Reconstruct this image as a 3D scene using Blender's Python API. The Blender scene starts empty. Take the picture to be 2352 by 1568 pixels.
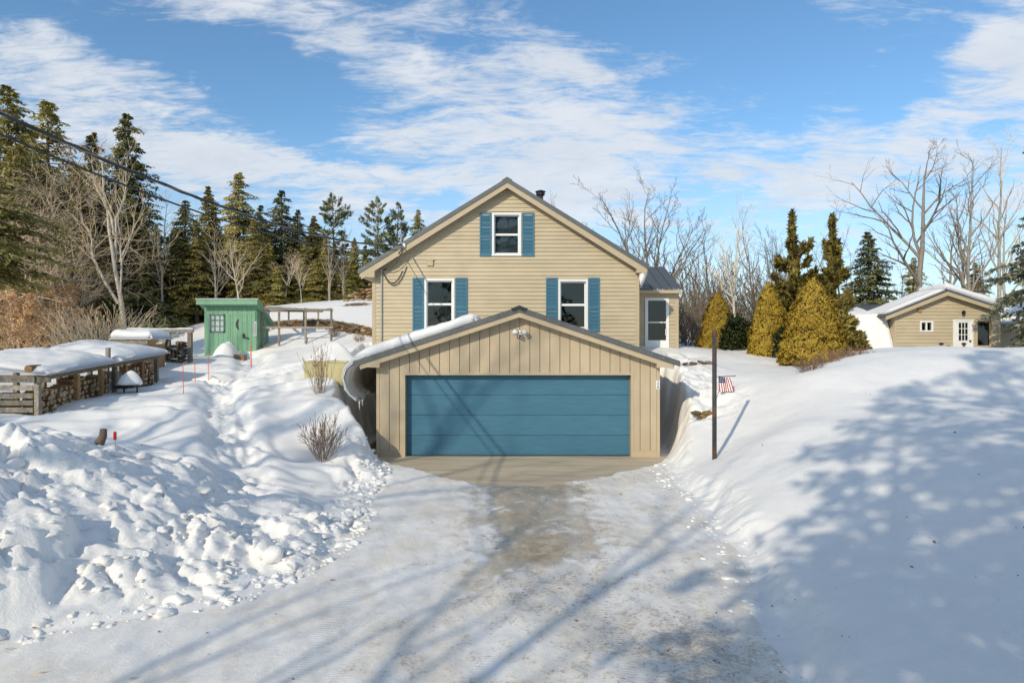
import bpy, math, random
import numpy as np
from mathutils import Vector, Matrix, Quaternion

# ------------------------------------------------------------------ camera, world, sun, exposure
scene = bpy.context.scene
COL = scene.collection
R = math.radians
CAM_Z = 2.8
F = 1568.0            # focal length in the units the place was measured in

cam_d = bpy.data.cameras.new("camera"); cam = bpy.data.objects.new("camera", cam_d); COL.objects.link(cam)
cam.location = (0, 0, CAM_Z); cam.rotation_euler = (R(90), 0, 0)
cam_d.lens = 24; cam_d.sensor_width = 36; cam_d.clip_start = 0.05; cam_d.clip_end = 3000
scene.camera = cam

SUN = Vector((0.454, 0.766, -0.454)).normalized()      # the way the light travels
sun_d = bpy.data.lights.new("sun", 'SUN'); sun_d.energy = 3.5; sun_d.angle = R(0.55); sun_d.color = (1.0, 0.88, 0.69)
sun = bpy.data.objects.new("sun", sun_d); COL.objects.link(sun)
sun.rotation_euler = SUN.to_track_quat('-Z', 'Y').to_euler(); sun.location = (-20, -30, 30)
SUN_EL = math.asin(-SUN.z); SUN_ROT = math.atan2(-SUN.x, -SUN.y)
SKY_STRENGTH = 0.15
scene.view_settings.view_transform = 'Standard'
scene.view_settings.look = 'None'
scene.view_settings.gamma = 1.0
scene.view_settings.use_curve_mapping = False
scene.view_settings.exposure = -0.1
scene.cycles.max_bounces = 6
scene.cycles.diffuse_bounces = 3
scene.cycles.transparent_max_bounces = 12
scene.cycles.sample_clamp_indirect = 6

def make_world():
    w = bpy.data.worlds.new("World"); scene.world = w; w.use_nodes = True
    nt = w.node_tree; nt.nodes.clear()
    N = nt.nodes.new; Lk = nt.links.new
    out = N('ShaderNodeOutputWorld'); bg = N('ShaderNodeBackground'); bg.inputs['Strength'].default_value = SKY_STRENGTH
    sky = N('ShaderNodeTexSky'); sky.sky_type = 'NISHITA'; sky.sun_disc = False
    sky.sun_elevation = SUN_EL; sky.sun_rotation = SUN_ROT; sky.altitude = 300
    sky.air_density = 1.0; sky.dust_density = 0.6; sky.ozone_density = 2.5
    tc = N('ShaderNodeTexCoord')
    def math_(op, a, b=None, c=None, clamp=False):
        m = N('ShaderNodeMath'); m.operation = op; m.use_clamp = clamp
        for i, val in enumerate((a, b, c)):
            if val is None: continue
            if isinstance(val, (int, float)): m.inputs[i].default_value = val
            else: Lk(val, m.inputs[i])
        return m.outputs[0]
    sep = N('ShaderNodeSeparateXYZ'); Lk(tc.outputs['Generated'], sep.inputs[0])
    X, Y, Z = sep.outputs
    az = math_('ARCTAN2', X, Y); el = math_('ARCSINE', Z)
    # cloud deck: the direction carried up to a flat layer
    zz = math_('ADD', math_('MAXIMUM', Z, 0.0), 0.16)
    px = math_('DIVIDE', X, zz); py = math_('DIVIDE', Y, zz)
    cmb = N('ShaderNodeCombineXYZ'); Lk(px, cmb.inputs[0]); Lk(py, cmb.inputs[1])
    def noise(vec, scale, detail, rough, dist, off=(0, 0, 0), sc=(1, 1, 1), rot=0):
        mp = N('ShaderNodeMapping'); mp.inputs['Location'].default_value = off; mp.inputs['Scale'].default_value = sc
        mp.inputs['Rotation'].default_value = (0, 0, rot)
        Lk(vec, mp.inputs[0])
        n = N('ShaderNodeTexNoise'); n.inputs['Scale'].default_value = scale; n.inputs['Detail'].default_value = detail
        n.inputs['Roughness'].default_value = rough; n.inputs['Distortion'].default_value = dist
        Lk(mp.outputs[0], n.inputs['Vector']); return n
    vec = cmb.outputs[0]
    n1 = noise(vec, 1.5, 11, 0.56, 0.5, (3.1, 1.7, 0), (0.75, 1.15, 1), R(14)).outputs[0]
    n2 = noise(vec, 5.5, 10, 0.62, 0.8, (7.1, 4.7, 0), (0.7, 1.4, 1), R(20)).outputs[0]
    wob = noise(tc.outputs['Generated'], 4.0, 6, 0.6, 0.0, (1, 2, 3))
    wsep = N('ShaderNodeSeparateXYZ'); Lk(wob.outputs['Color'], wsep.inputs[0])
    azw = math_('ADD', az, math_('MULTIPLY', math_('SUBTRACT', wsep.outputs[0], 0.5), 0.24))
    elw = math_('ADD', el, math_('MULTIPLY', math_('SUBTRACT', wsep.outputs[1], 0.5), 0.14))
    # broad cloud banks and clear gaps seen in the sky: azimuth, elevation, half widths, tilt, amount
    def band(u, v, su, sv, tilt, amt):
        a0 = math.atan((u - 1176) / F); e0 = math.atan((784 - v) / math.hypot(F, u - 1176))
        ca, sa = math.cos(R(tilt)), math.sin(R(tilt))
        da = math_('SUBTRACT', azw, a0); de = math_('SUBTRACT', elw, e0)
        p = math_('MULTIPLY', math_('ADD', math_('MULTIPLY', da, ca), math_('MULTIPLY', de, sa)), F / su)
        q = math_('MULTIPLY', math_('SUBTRACT', math_('MULTIPLY', de, ca), math_('MULTIPLY', da, sa)), F / sv)
        r2 = math_('ADD', math_('MULTIPLY', p, p), math_('MULTIPLY', q, q))
        return math_('MULTIPLY', math_('EXPONENT', math_('MULTIPLY', r2, -1.0)), amt)
    bands = [(300, 190, 330, 50, -8, .14), (450, 330, 420, 80, -6, .16), (800, 60, 240, 45, -14, .20),
             (1050, 260, 400, 75, -4, .22), (1480, 290, 230, 60, 4, .30), (1300, 130, 140, 40, -35, .20), (900, 400, 700, 60, 0, .22),
             (1700, 400, 700, 80, 2, .24), (2250, 110, 200, 55, 22, .34), (2200, 240, 280, 40, 4, .34),
             (60, 60, 200, 40, 3, -.18), (560, 20, 260, 40, -10, .10),
             (560, 150, 330, 48, -10, -.50), (1250, 40, 300, 55, 2, -.22), (1800, 160, 330, 85, -4, -.55), (640, 255, 150, 38, -20, -.45),
             (760, 335, 200, 22, -6, -.26), (1000, 470, 60, 30, 25, -.25), (1950, 300, 330, 25, 4, -.14), (100, 40, 250, 40, 0, -.10)]
    tot = None
    for b in bands:
        g = band(*b); tot = g if tot is None else math_('ADD', tot, g)
    n3 = noise(vec, 17, 8, 0.62, 1.2, (2.1, 8.7, 0), (0.6, 1.5, 1), R(24)).outputs[0]
    d = math_('ADD', math_('MULTIPLY', math_('SUBTRACT', n1, 0.5), 1.45), math_('MULTIPLY', math_('SUBTRACT', n2, 0.5), 1.15))
    d = math_('ADD', d, math_('MULTIPLY', math_('SUBTRACT', n3, 0.45), 0.60))
    d = math_('ADD', d, tot)
    ramp = N('ShaderNodeMapRange'); ramp.interpolation_type = 'SMOOTHSTEP'
    ramp.inputs[1].default_value = -0.12; ramp.inputs[2].default_value = 0.40
    Lk(d, ramp.inputs[0])
    cover = math_('MULTIPLY', ramp.outputs[0], 0.88)
    # low sky whitens in the distance
    hz = N('ShaderNodeMapRange'); hz.interpolation_type = 'SMOOTHSTEP'; hz.inputs[1].default_value = 0.0; hz.inputs[2].default_value = 0.30
    hz.inputs[3].default_value = 0.56; hz.inputs[4].default_value = 0.0
    Lk(Z, hz.inputs[0])
    cover = math_('MAXIMUM', cover, hz.outputs[0])
    tint = N('ShaderNodeMix'); tint.data_type = 'RGBA'; tint.blend_type = 'MULTIPLY'; tint.inputs[0].default_value = 1
    Lk(sky.outputs[0], tint.inputs[6]); tint.inputs[7].default_value = (0.86, 1.10, 1.17, 1)
    # cloud body: thick parts a little greyer
    thick = N('ShaderNodeMapRange'); thick.inputs[1].default_value = 0.3; thick.inputs[2].default_value = 0.9
    Lk(d, thick.inputs[0])
    shade = noise(vec, 3.2, 8, 0.6, 0.4, (1.1, 9.7, 0)).outputs[0]
    cm = N('ShaderNodeMix'); cm.data_type = 'RGBA'
    Lk(math_('MULTIPLY', shade, 0.9, clamp=True), cm.inputs[0])
    CL = 6.6
    cm.inputs[6].default_value = (1.04 * CL, 1.06 * CL, 1.08 * CL, 1); cm.inputs[7].default_value = (.58 * CL, .64 * CL, .74 * CL, 1)
    mix = N('ShaderNodeMix'); mix.data_type = 'RGBA'
    Lk(cover, mix.inputs[0]); Lk(tint.outputs[2], mix.inputs[6]); Lk(cm.outputs[2], mix.inputs[7])
    Lk(mix.outputs[2], bg.inputs['Color']); Lk(bg.outputs[0], out.inputs[0])
make_world()

# ------------------------------------------------------------------ helpers
def at(u, v, Y):
    return Vector(((u - 1176) / F * Y, Y, CAM_Z + (784 - v) / F * Y))
def ux(u, Y): return (u - 1176) / F * Y
def vz(v, Y): return CAM_Z + (784 - v) / F * Y

WL = {}
def empty(name, loc, label=None, cat=None, group=None):
    o = bpy.data.objects.new(name, None); COL.objects.link(o); o.location = loc; o.empty_display_size = 0.3
    WL[o.name] = Vector(loc); tag(o, label, cat, group); return o
def tag(o, label=None, cat=None, group=None, kind=None):
    if label: o['label'] = label
    if cat: o['category'] = cat
    if group: o['group'] = group
    if kind: o['kind'] = kind
    return o
def link(name, me, parent=None, loc=None):
    o = bpy.data.objects.new(name, me); COL.objects.link(o)
    if parent is not None: o.parent = parent
    if loc is not None: o.location = loc
    WL[o.name] = WL[parent.name] if parent is not None else Vector((0, 0, 0))
    return o

def mesh_np(name, V, faces_list, mats, smooth=False, mat_idx=None, N=None):
    """V (n,3); faces_list: list of int arrays (m,k)"""
    me = bpy.data.meshes.new(name)
    V = np.asarray(V, dtype=np.float32)
    fl = [np.asarray(f, dtype=np.int32) for f in faces_list if len(f)]
    nl = sum(f.size for f in fl); nf = sum(len(f) for f in fl)
    me.vertices.add(len(V)); me.vertices.foreach_set('co', V.ravel())
    me.loops.add(nl); me.loops.foreach_set('vertex_index', np.concatenate([f.ravel() for f in fl]))
    tot = np.concatenate([np.full(len(f), f.shape[1], dtype=np.int32) for f in fl])
    st = np.concatenate([[0], np.cumsum(tot)[:-1]]).astype(np.int32)
    me.polygons.add(nf); me.polygons.foreach_set('loop_start', st)
    if mat_idx is not None: me.polygons.foreach_set('material_index', np.asarray(mat_idx, dtype=np.int32))
    me.polygons.foreach_set('use_smooth', np.full(nf, bool(smooth)))
    for m in (mats if isinstance(mats, (list, tuple)) else [mats]): me.materials.append(m)
    me.update(calc_edges=True); me.validate()
    if N is not None: me.normals_split_custom_set_from_vertices(np.asarray(N, dtype=np.float32))
    return me

class MB:
    def __init__(self): self.v = []; self.f = []; self.mi = []; self.cur = 0
    def add(self, vs, fs):
        b = len(self.v); self.v += [tuple(p) for p in vs]; self.f += [tuple(i + b for i in f) for f in fs]; self.mi += [self.cur] * len(fs); return self
    def box(self, x0, x1, y0, y1, z0, z1):
        return self.add([(x0, y0, z0), (x1, y0, z0), (x1, y1, z0), (x0, y1, z0), (x0, y0, z1), (x1, y0, z1), (x1, y1, z1), (x0, y1, z1)],
                        [(0, 3, 2, 1), (4, 5, 6, 7), (0, 1, 5, 4), (1, 2, 6, 5), (2, 3, 7, 6), (3, 0, 4, 7)])
    def prism(self, poly, y0, y1):
        """poly: (x,z) list; y0/y1 numbers or per-vertex lists (y0 is nearer the camera)"""
        n = len(poly)
        Y0 = y0 if isinstance(y0, (list, tuple)) else [y0] * n
        Y1 = y1 if isinstance(y1, (list, tuple)) else [y1] * n
        vs = [(p[0], Y0[i], p[1]) for i, p in enumerate(poly)] + [(p[0], Y1[i], p[1]) for i, p in enumerate(poly)]
        fs = [tuple(range(n)), tuple(range(2 * n - 1, n - 1, -1))] + [(i, i + n, (i + 1) % n + n, (i + 1) % n) for i in range(n)]
        return self.add(vs, fs)
    def beam(self, a, b, w, h, up=(0, 0, 1)):
        a = Vector(a); b = Vector(b); d = (b - a).normalized(); s = d.cross(Vector(up))
        if s.length < 1e-4: s = d.cross(Vector((0, 1, 0)))
        s.normalize(); t = s.cross(d)
        vs = []
        for p in (a, b):
            for i, j in ((-1, -1), (1, -1), (1, 1), (-1, 1)): vs.append(p + s * (w / 2 * i) + t * (h / 2 * j))
        return self.add(vs, [(3, 2, 1, 0), (4, 5, 6, 7), (0, 1, 5, 4), (1, 2, 6, 5), (2, 3, 7, 6), (3, 0, 4, 7)])
    def tube(self, pts, r, n=8, cap=True):
        pts = [Vector(p) for p in pts]; k = len(pts); rr = r if isinstance(r, (list, tuple)) else [r] * k
        vs = []; ref = None
        for i, p in enumerate(pts):
            d = (pts[min(i + 1, k - 1)] - pts[max(i - 1, 0)]).normalized()
            if ref is None:
                ref = d.orthogonal().normalized()
            s = (ref - d * ref.dot(d)).normalized(); ref = s; t = d.cross(s)
            for j in range(n):
                a = 2 * math.pi * j / n; vs.append(p + (s * math.cos(a) + t * math.sin(a)) * rr[i])
        fs = [(i * n + j, i * n + (j + 1) % n, (i + 1) * n + (j + 1) % n, (i + 1) * n + j) for i in range(k - 1) for j in range(n)]
        if cap: fs += [tuple(range(n - 1, -1, -1)), tuple((k - 1) * n + j for j in range(n))]
        return self.add(vs, fs)
    def build(self, name, mat, parent=None, smooth=False, bevel=0):
        off = WL[parent.name] if parent is not None else Vector((0, 0, 0))
        me = bpy.data.meshes.new(name)
        me.from_pydata([(p[0] - off.x, p[1] - off.y, p[2] - off.z) for p in self.v], [], self.f)
        mats = mat if isinstance(mat, (list, tuple)) else [mat]
        for m in mats: me.materials.append(m)
        if len(mats) > 1: me.polygons.foreach_set('material_index', self.mi)
        if smooth: me.polygons.foreach_set('use_smooth', [True] * len(me.polygons))
        me.update()
        o = link(name, me, parent)
        if bevel:
            b = o.modifiers.new('bevel', 'BEVEL'); b.width = bevel; b.segments = 2; b.limit_method = 'ANGLE'
        return o

def thing_mesh(mb, name, mat, base, label, cat, group=None, smooth=False, bevel=0):
    """a thing that is one mesh, its origin at its base"""
    tmp = empty('tmp', base); o = mb.build(name, mat, tmp, smooth, bevel); o.parent = None; o.location = base; WL[o.name] = Vector(base)
    bpy.data.objects.remove(tmp); return tag(o, label, cat, group)

# --- numpy noise
def _hash(ix, iy, seed):
    n = (ix.astype(np.int64) * 374761393 + iy.astype(np.int64) * 668265263 + seed * 974711) & 0xffffffff
    n = ((n ^ (n >> 13)) * 1274126177) & 0xffffffff
    return ((n ^ (n >> 16)) & 0xffffff) / float(0xffffff)
def vnoise(x, y, seed=0):
    x = np.asarray(x, float); y = np.asarray(y, float)
    ix = np.floor(x); iy = np.floor(y); fx = x - ix; fy = y - iy
    fx = fx * fx * fx * (fx * (fx * 6 - 15) + 10); fy = fy * fy * fy * (fy * (fy * 6 - 15) + 10)
    a = _hash(ix, iy, seed); b = _hash(ix + 1, iy, seed); c = _hash(ix, iy + 1, seed); d = _hash(ix + 1, iy + 1, seed)
    return (a * (1 - fx) + b * fx) * (1 - fy) + (c * (1 - fx) + d * fx) * fy
def fbm(x, y, octv=4, seed=0, rough=0.5):
    s = 0; amp = 1; tot = 0
    for o in range(octv):
        s = s + amp * (vnoise(x, y, seed + o * 17) - 0.5); tot += amp; amp *= rough
        x = np.asarray(x) * 2.03 + 5.2; y = np.asarray(y) * 2.03 + 1.3
    return s / tot * 2
def worley(x, y, seed=0):
    x = np.asarray(x, float); y = np.asarray(y, float); ix = np.floor(x); iy = np.floor(y)
    f1 = np.full(x.shape, 9.0); f2 = np.full(x.shape, 9.0); cid = np.zeros(x.shape)
    for dx in (-1, 0, 1):
        for dy in (-1, 0, 1):
            cx = ix + dx; cy = iy + dy
            px = cx + _hash(cx, cy, seed); py = cy + _hash(cx, cy, seed + 5)
            d = np.hypot(px - x, py - y); c = _hash(cx, cy, seed + 9)
            nearer = d < f1
            f2 = np.where(nearer, f1, np.minimum(f2, d)); cid = np.where(nearer, c, cid); f1 = np.where(nearer, d, f1)
    return f1, f2, cid
def blocks(x, y, seed):
    '''tilted facets with crevices between, roughly -0.5..0.5'''
    ix = np.floor(x); iy = np.floor(y); f1 = np.full(np.shape(x), 9.0); f2 = f1.copy(); h = np.zeros(np.shape(x))
    for dx in (-1, 0, 1):
        for dy in (-1, 0, 1):
            cx = ix + dx; cy = iy + dy; px = cx + _hash(cx, cy, seed); py = cy + _hash(cx, cy, seed + 5); ax = x - px; ay = y - py; d = np.hypot(ax, ay)
            pl = (_hash(cx, cy, seed + 9) - .5) + (_hash(cx, cy, seed + 11) - .5) * 1.5 * ax + (_hash(cx, cy, seed + 13) - .5) * 1.5 * ay - .35 * d * d
            near = d < f1; f2 = np.where(near, f1, np.minimum(f2, d)); h = np.where(near, pl, h); f1 = np.where(near, d, f1)
    e = sstep(0, .22, f2 - f1); return h * e - .42 * (1 - e)
def sstep(a, b, x):
    t = np.clip((np.asarray(x, float) - a) / (b - a), 0, 1); return t * t * (3 - 2 * t)

# ------------------------------------------------------------------ materials
def new_mat(name):
    m = bpy.data.materials.new(name); m.use_nodes = True; nt = m.node_tree
    return m, nt, nt.nodes['Principled BSDF']
def N_(nt, t, **kw):
    n = nt.nodes.new(t)
    for k, v in kw.items(): setattr(n, k, v)
    return n
def coords(nt, scale=(1, 1, 1), obj=False):
    tc = N_(nt, 'ShaderNodeTexCoord')
    if obj: src = tc.outputs['Object']
    else:
        g = N_(nt, 'ShaderNodeNewGeometry'); src = g.outputs['Position']
    mp = N_(nt, 'ShaderNodeMapping'); mp.inputs['Scale'].default_value = scale; nt.links.new(src, mp.inputs[0]); return mp.outputs[0]
def noise_n(nt, vec, scale, detail=5, rough=.55, dist=0):
    n = N_(nt, 'ShaderNodeTexNoise'); n.inputs['Scale'].default_value = scale; n.inputs['Detail'].default_value = detail
    n.inputs['Roughness'].default_value = rough; n.inputs['Distortion'].default_value = dist
    nt.links.new(vec, n.inputs['Vector']); return n.outputs[0]
def ramp_n(nt, fac, stops):
    r = N_(nt, 'ShaderNodeValToRGB'); cr = r.color_ramp
    while len(cr.elements) < len(stops): cr.elements.new(0.5)
    for e, (p, c) in zip(cr.elements, stops): e.position = p; e.color = (*c, 1)
    nt.links.new(fac, r.inputs[0]); return r.outputs[0]
def bump_n(nt, bsdf, h, strength, dist=0.02):
    b = N_(nt, 'ShaderNodeBump'); b.inputs['Strength'].default_value = strength; b.inputs['Distance'].default_value = dist
    nt.links.new(h, b.inputs['Height']); nt.links.new(b.outputs[0], bsdf.inputs['Normal']); return b
def mixc(nt, fac, a, b, mode='MIX'):
    m = N_(nt, 'ShaderNodeMix', data_type='RGBA', blend_type=mode)
    for i, v in ((0, fac), (6, a), (7, b)):
        if isinstance(v, (int, float)): m.inputs[i].default_value = v
        elif isinstance(v, tuple): m.inputs[i].default_value = (*v, 1)
        else: nt.links.new(v, m.inputs[i])
    return m.outputs[2]
def scale3(c, k): return tuple(min(1, x * k) for x in c)

def painted(name, col, rough=.55, var=.10, scale=6, bump=.08, stretch=(1, 1, 1), spec=.35, per_obj=.05):
    m, nt, b = new_mat(name)
    v = coords(nt, stretch)
    n = noise_n(nt, v, scale, 6, .6)
    c = ramp_n(nt, n, [(0.3, scale3(col, 1 - var)), (0.7, scale3(col, 1 + var))])
    if per_obj:
        oi = N_(nt, 'ShaderNodeObjectInfo')
        hv = N_(nt, 'ShaderNodeHueSaturation'); mr = N_(nt, 'ShaderNodeMapRange')
        mr.inputs[3].default_value = 1 - per_obj; mr.inputs[4].default_value = 1 + per_obj
        nt.links.new(oi.outputs['Random'], mr.inputs[0]); nt.links.new(mr.outputs[0], hv.inputs['Value']); nt.links.new(c, hv.inputs['Color']); c = hv.outputs[0]
    nt.links.new(c, b.inputs['Base Color']); b.inputs['Roughness'].default_value = rough; b.inputs['Specular IOR Level'].default_value = spec
    n2 = noise_n(nt, v, scale * 14, 3, .6); bump_n(nt, b, n2, bump, .004)
    return m
def wood(name, dark, light, stretch=(1, 1, 8), rough=.8, scale=5):
    m, nt, b = new_mat(name)
    v = coords(nt, stretch, obj=False)
    n = noise_n(nt, v, scale, 7, .65, .4)
    c = ramp_n(nt, n, [(.28, dark), (.72, light)])
    oi = N_(nt, 'ShaderNodeObjectInfo'); hv = N_(nt, 'ShaderNodeHueSaturation'); mr = N_(nt, 'ShaderNodeMapRange')
    mr.inputs[3].default_value = .65; mr.inputs[4].default_value = 1.3
    nt.links.new(oi.outputs['Random'], mr.inputs[0]); nt.links.new(mr.outputs[0], hv.inputs['Value']); nt.links.new(c, hv.inputs['Color'])
    nt.links.new(hv.outputs[0], b.inputs['Base Color']); b.inputs['Roughness'].default_value = rough; b.inputs['Specular IOR Level'].default_value = .2
    bump_n(nt, b, n, .5, .01); return m
def metal(name, col, rough=.4, metallic=.6, var=.12):
    m = painted(name, col, rough, var, 4, .05); b = m.node_tree.nodes['Principled BSDF']; b.inputs['Metallic'].default_value = metallic; return m
def leafy(name, c1, c2, c3, trans=.25, scale=1.2, rough=.6):
    m, nt, b = new_mat(name)
    v = coords(nt); n = noise_n(nt, v, scale, 4, .7)
    g = N_(nt, 'ShaderNodeNewGeometry')
    a = N_(nt, 'ShaderNodeMath', operation='ADD'); mu = N_(nt, 'ShaderNodeMath', operation='MULTIPLY_ADD')
    nt.links.new(g.outputs['Random Per Island'], mu.inputs[0]); mu.inputs[1].default_value = .5; mu.inputs[2].default_value = -.25
    nt.links.new(n, a.inputs[0]); nt.links.new(mu.outputs[0], a.inputs[1])
    c = ramp_n(nt, a.outputs[0], [(.20, c1), (.46, c2), (.76, c3)])
    oi = N_(nt, 'ShaderNodeObjectInfo'); hv = N_(nt, 'ShaderNodeHueSaturation'); mr = N_(nt, 'ShaderNodeMapRange')
    mr.inputs[3].default_value = .72; mr.inputs[4].default_value = 1.25
    nt.links.new(oi.outputs['Random'], mr.inputs[0]); nt.links.new(mr.outputs[0], hv.inputs['Value']); nt.links.new(c, hv.inputs['Color']); c = hv.outputs[0]
    nt.links.new(c, b.inputs['Base Color']); b.inputs['Roughness'].default_value = rough; b.inputs['Specular IOR Level'].default_value = .2
    if trans:
        t = N_(nt, 'ShaderNodeBsdfTranslucent'); nt.links.new(c, t.inputs[0]); mx = N_(nt, 'ShaderNodeMixShader'); mx.inputs[0].default_value = trans
        nt.links.new(b.outputs[0], mx.inputs[1]); nt.links.new(t.outputs[0], mx.inputs[2]); nt.links.new(mx.outputs[0], nt.nodes['Material Output'].inputs[0])
    return m

M = {}
SID = (.48, .402, .272)
M['siding'] = painted('siding', SID, .5, .07, 1.1, .06, (1.5, 1, 3), per_obj=.045)
M['plank'] = painted('plank', (.465, .38, .262), .55, .09, 1.2, .08, (3, 1, 1.2), per_obj=.05)
M['trim'] = painted('trim', (.46, .375, .25), .5, .05, 3, .05, per_obj=.02)
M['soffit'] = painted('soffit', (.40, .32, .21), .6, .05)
M['roof_metal'] = metal('roof_metal', (.13, .135, .135), .45, .5)
M['roof_dark'] = painted('roof_dark', (.03, .03, .032), .8, .2, 20)
M['white'] = painted('white', (.74, .74, .72), .45, .05, 4, .04)
M['blue'] = painted('blue', (.055, .165, .245), .5, .10, 5, .06, (2, 1, 6))
M['door_blue'] = painted('door_blue', (.052, .155, .232), .45, .12, 2.2, .12, (1, 1, 14), per_obj=.04)
M['green'] = painted('green', (.185, .36, .235), .7, .22, 3, .12, (14, 1, 1.5), per_obj=.06)
M['slate'] = painted('slate', (.12, .145, .165), .6, .12)
M['black'] = painted('black', (.012, .012, .013), .5, .2)
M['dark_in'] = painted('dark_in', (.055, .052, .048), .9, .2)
M['cabinet'] = wood('cabinet', (.10, .05, .025), (.17, .09, .04))
M['shade'] = painted('shade', (.33, .37, .40), .8, .1, 3)
M['concrete'] = None
M['old_wood'] = wood('old_wood', (.13, .11, .085), (.36, .32, .26), (3, 3, 3))
M['fresh_wood'] = wood('fresh_wood', (.22, .12, .055), (.42, .26, .13), (3, 3, 3))
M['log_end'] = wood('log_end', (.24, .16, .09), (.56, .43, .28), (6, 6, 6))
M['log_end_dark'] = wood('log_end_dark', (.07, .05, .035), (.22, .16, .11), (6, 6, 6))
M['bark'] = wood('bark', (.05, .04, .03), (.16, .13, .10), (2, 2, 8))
M['bark_grey'] = wood('bark_grey', (.10, .085, .066), (.25, .215, .175), (3, 3, 1.2))
M['bark_pale'] = wood('bark_pale', (.38, .335, .27), (.70, .64, .54), (2.5, 2.5, 1.2))
M['bark_mid'] = wood('bark_mid', (.19, .16, .125), (.46, .40, .33), (3, 3, 1.2))
M['bark_brown'] = wood('bark_brown', (.12, .085, .06), (.26, .195, .145), (3, 3, 1.2))
M['twig'] = wood('twig', (.11, .083, .06), (.23, .18, .13), (1, 1, 1))
M['twig_red'] = wood('twig_red', (.14, .085, .055), (.30, .19, .11), (1, 1, 1))
M['twig_pale'] = wood('twig_pale', (.60, .45, .29), (.84, .68, .47), (1, 1, 1))
M['hemlock'] = leafy('hemlock', (.075, .08, .024), (.33, .29, .072), (.58, .48, .17))
M['hemlock_dark'] = leafy('hemlock_dark', (.022, .036, .02), (.10, .115, .042), (.28, .25, .09))
M['pine'] = leafy('pine', (.04, .066, .036), (.14, .17, .07), (.33, .31, .12))
M['blue_spruce'] = leafy('blue_spruce', (.09, .10, .065), (.26, .27, .18), (.48, .48, .34))
M['juniper'] = leafy('juniper', (.05, .046, .013), (.17, .14, .035), (.34, .27, .075))
M['golden'] = leafy('golden', (.16, .095, .012), (.35, .235, .026), (.50, .37, .06), .1, 3.0)
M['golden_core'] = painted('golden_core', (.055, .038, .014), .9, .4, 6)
M['rhodo'] = leafy('rhodo', (.02, .032, .012), (.045, .065, .022), (.10, .12, .04), .15, 4)
M['beech'] = leafy('beech', (.42, .24, .11), (.64, .42, .23), (.85, .64, .42), .35, 2)
M['rust'] = None
M['orange'] = painted('orange', (.75, .16, .05), .5, .08)
M['red'] = painted('red', (.42, .015, .018), .35, .1)
M['cream'] = painted('cream', (.52, .46, .25), .45, .06)
M['galv'] = metal('galv', (.42, .43, .43), .4, .5)
M['steel'] = metal('steel', (.35, .35, .36), .25, .9)
M['cable'] = painted('cable', (.05, .05, .05), .6, .3, 30)
M['cable_grey'] = painted('cable_grey', (.22, .22, .215), .5, .2, 30)
M['stone'] = None

def glass_mat():
    m, nt, b = new_mat('glass')
    nt.nodes.remove(b); out = nt.nodes['Material Output']
    tr = N_(nt, 'ShaderNodeBsdfTransparent'); tr.inputs[0].default_value = (.55, .59, .60, 1)
    gl = N_(nt, 'ShaderNodeBsdfGlossy'); gl.inputs['Roughness'].default_value = .02; gl.inputs[0].default_value = (.9, .93, .95, 1)
    fr = N_(nt, 'ShaderNodeFresnel'); fr.inputs[0].default_value = 1.5
    md = N_(nt, 'ShaderNodeMath', operation='MULTIPLY_ADD'); nt.links.new(fr.outputs[0], md.inputs[0]); md.inputs[1].default_value = 1.15; md.inputs[2].default_value = 0
    v = coords(nt); n = noise_n(nt, v, 1.6, 2)
    bp = N_(nt, 'ShaderNodeBump'); bp.inputs['Strength'].default_value = .06; bp.inputs['Distance'].default_value = .05
    nt.links.new(n, bp.inputs['Height']); nt.links.new(bp.outputs[0], gl.inputs['Normal'])
    mx = N_(nt, 'ShaderNodeMixShader'); nt.links.new(md.outputs[0], mx.inputs[0]); nt.links.new(tr.outputs[0], mx.inputs[1]); nt.links.new(gl.outputs[0], mx.inputs[2])
    nt.links.new(mx.outputs[0], out.inputs[0]); return m
M['glass'] = glass_mat()

def snow_mat(name, ground=False):
    m, nt, b = new_mat(name)
    v = coords(nt)
    n1 = noise_n(nt, v, 2.2, 5, .55); n2 = noise_n(nt, v, 26, 5, .65); n3 = noise_n(nt, v, 110, 2, .6)
    c = ramp_n(nt, n1, [(.3, (.82, .808, .78)), (.7, (.87, .858, .83))])
    if ground:
        at_ = N_(nt, 'ShaderNodeAttribute', attribute_name='soil')
        n4 = noise_n(nt, v, 7, 7, .7)
        mm = N_(nt, 'ShaderNodeMath', operation='MULTIPLY_ADD'); nt.links.new(n4, mm.inputs[0]); mm.inputs[1].default_value = 1.6; mm.inputs[2].default_value = -1.3
        ad = N_(nt, 'ShaderNodeMath', operation='ADD'); nt.links.new(mm.outputs[0], ad.inputs[0]); nt.links.new(at_.outputs['Fac'], ad.inputs[1])
        mr = N_(nt, 'ShaderNodeMapRange', interpolation_type='SMOOTHSTEP'); mr.inputs[1].default_value = .0; mr.inputs[2].default_value = .25; nt.links.new(ad.outputs[0], mr.inputs[0])
        soil = ramp_n(nt, n2, [(.3, (.075, .045, .022)), (.5, (.20, .12, .055)), (.7, (.15, .13, .05))])
        c = mixc(nt, mr.outputs[0], c, soil)
    nt.links.new(c, b.inputs['Base Color']); b.inputs['Roughness'].default_value = .62; b.inputs['Specular IOR Level'].default_value = .25
    mm = N_(nt, 'ShaderNodeMath', operation='MULTIPLY_ADD'); nt.links.new(n3, mm.inputs[0]); mm.inputs[1].default_value = .25; nt.links.new(n2, mm.inputs[2])
    bump_n(nt, b, mm.outputs[0], .35, .03); return m
M['snow'] = snow_mat('snow'); M['snow_ground'] = snow_mat('snow_ground', True)

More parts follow.
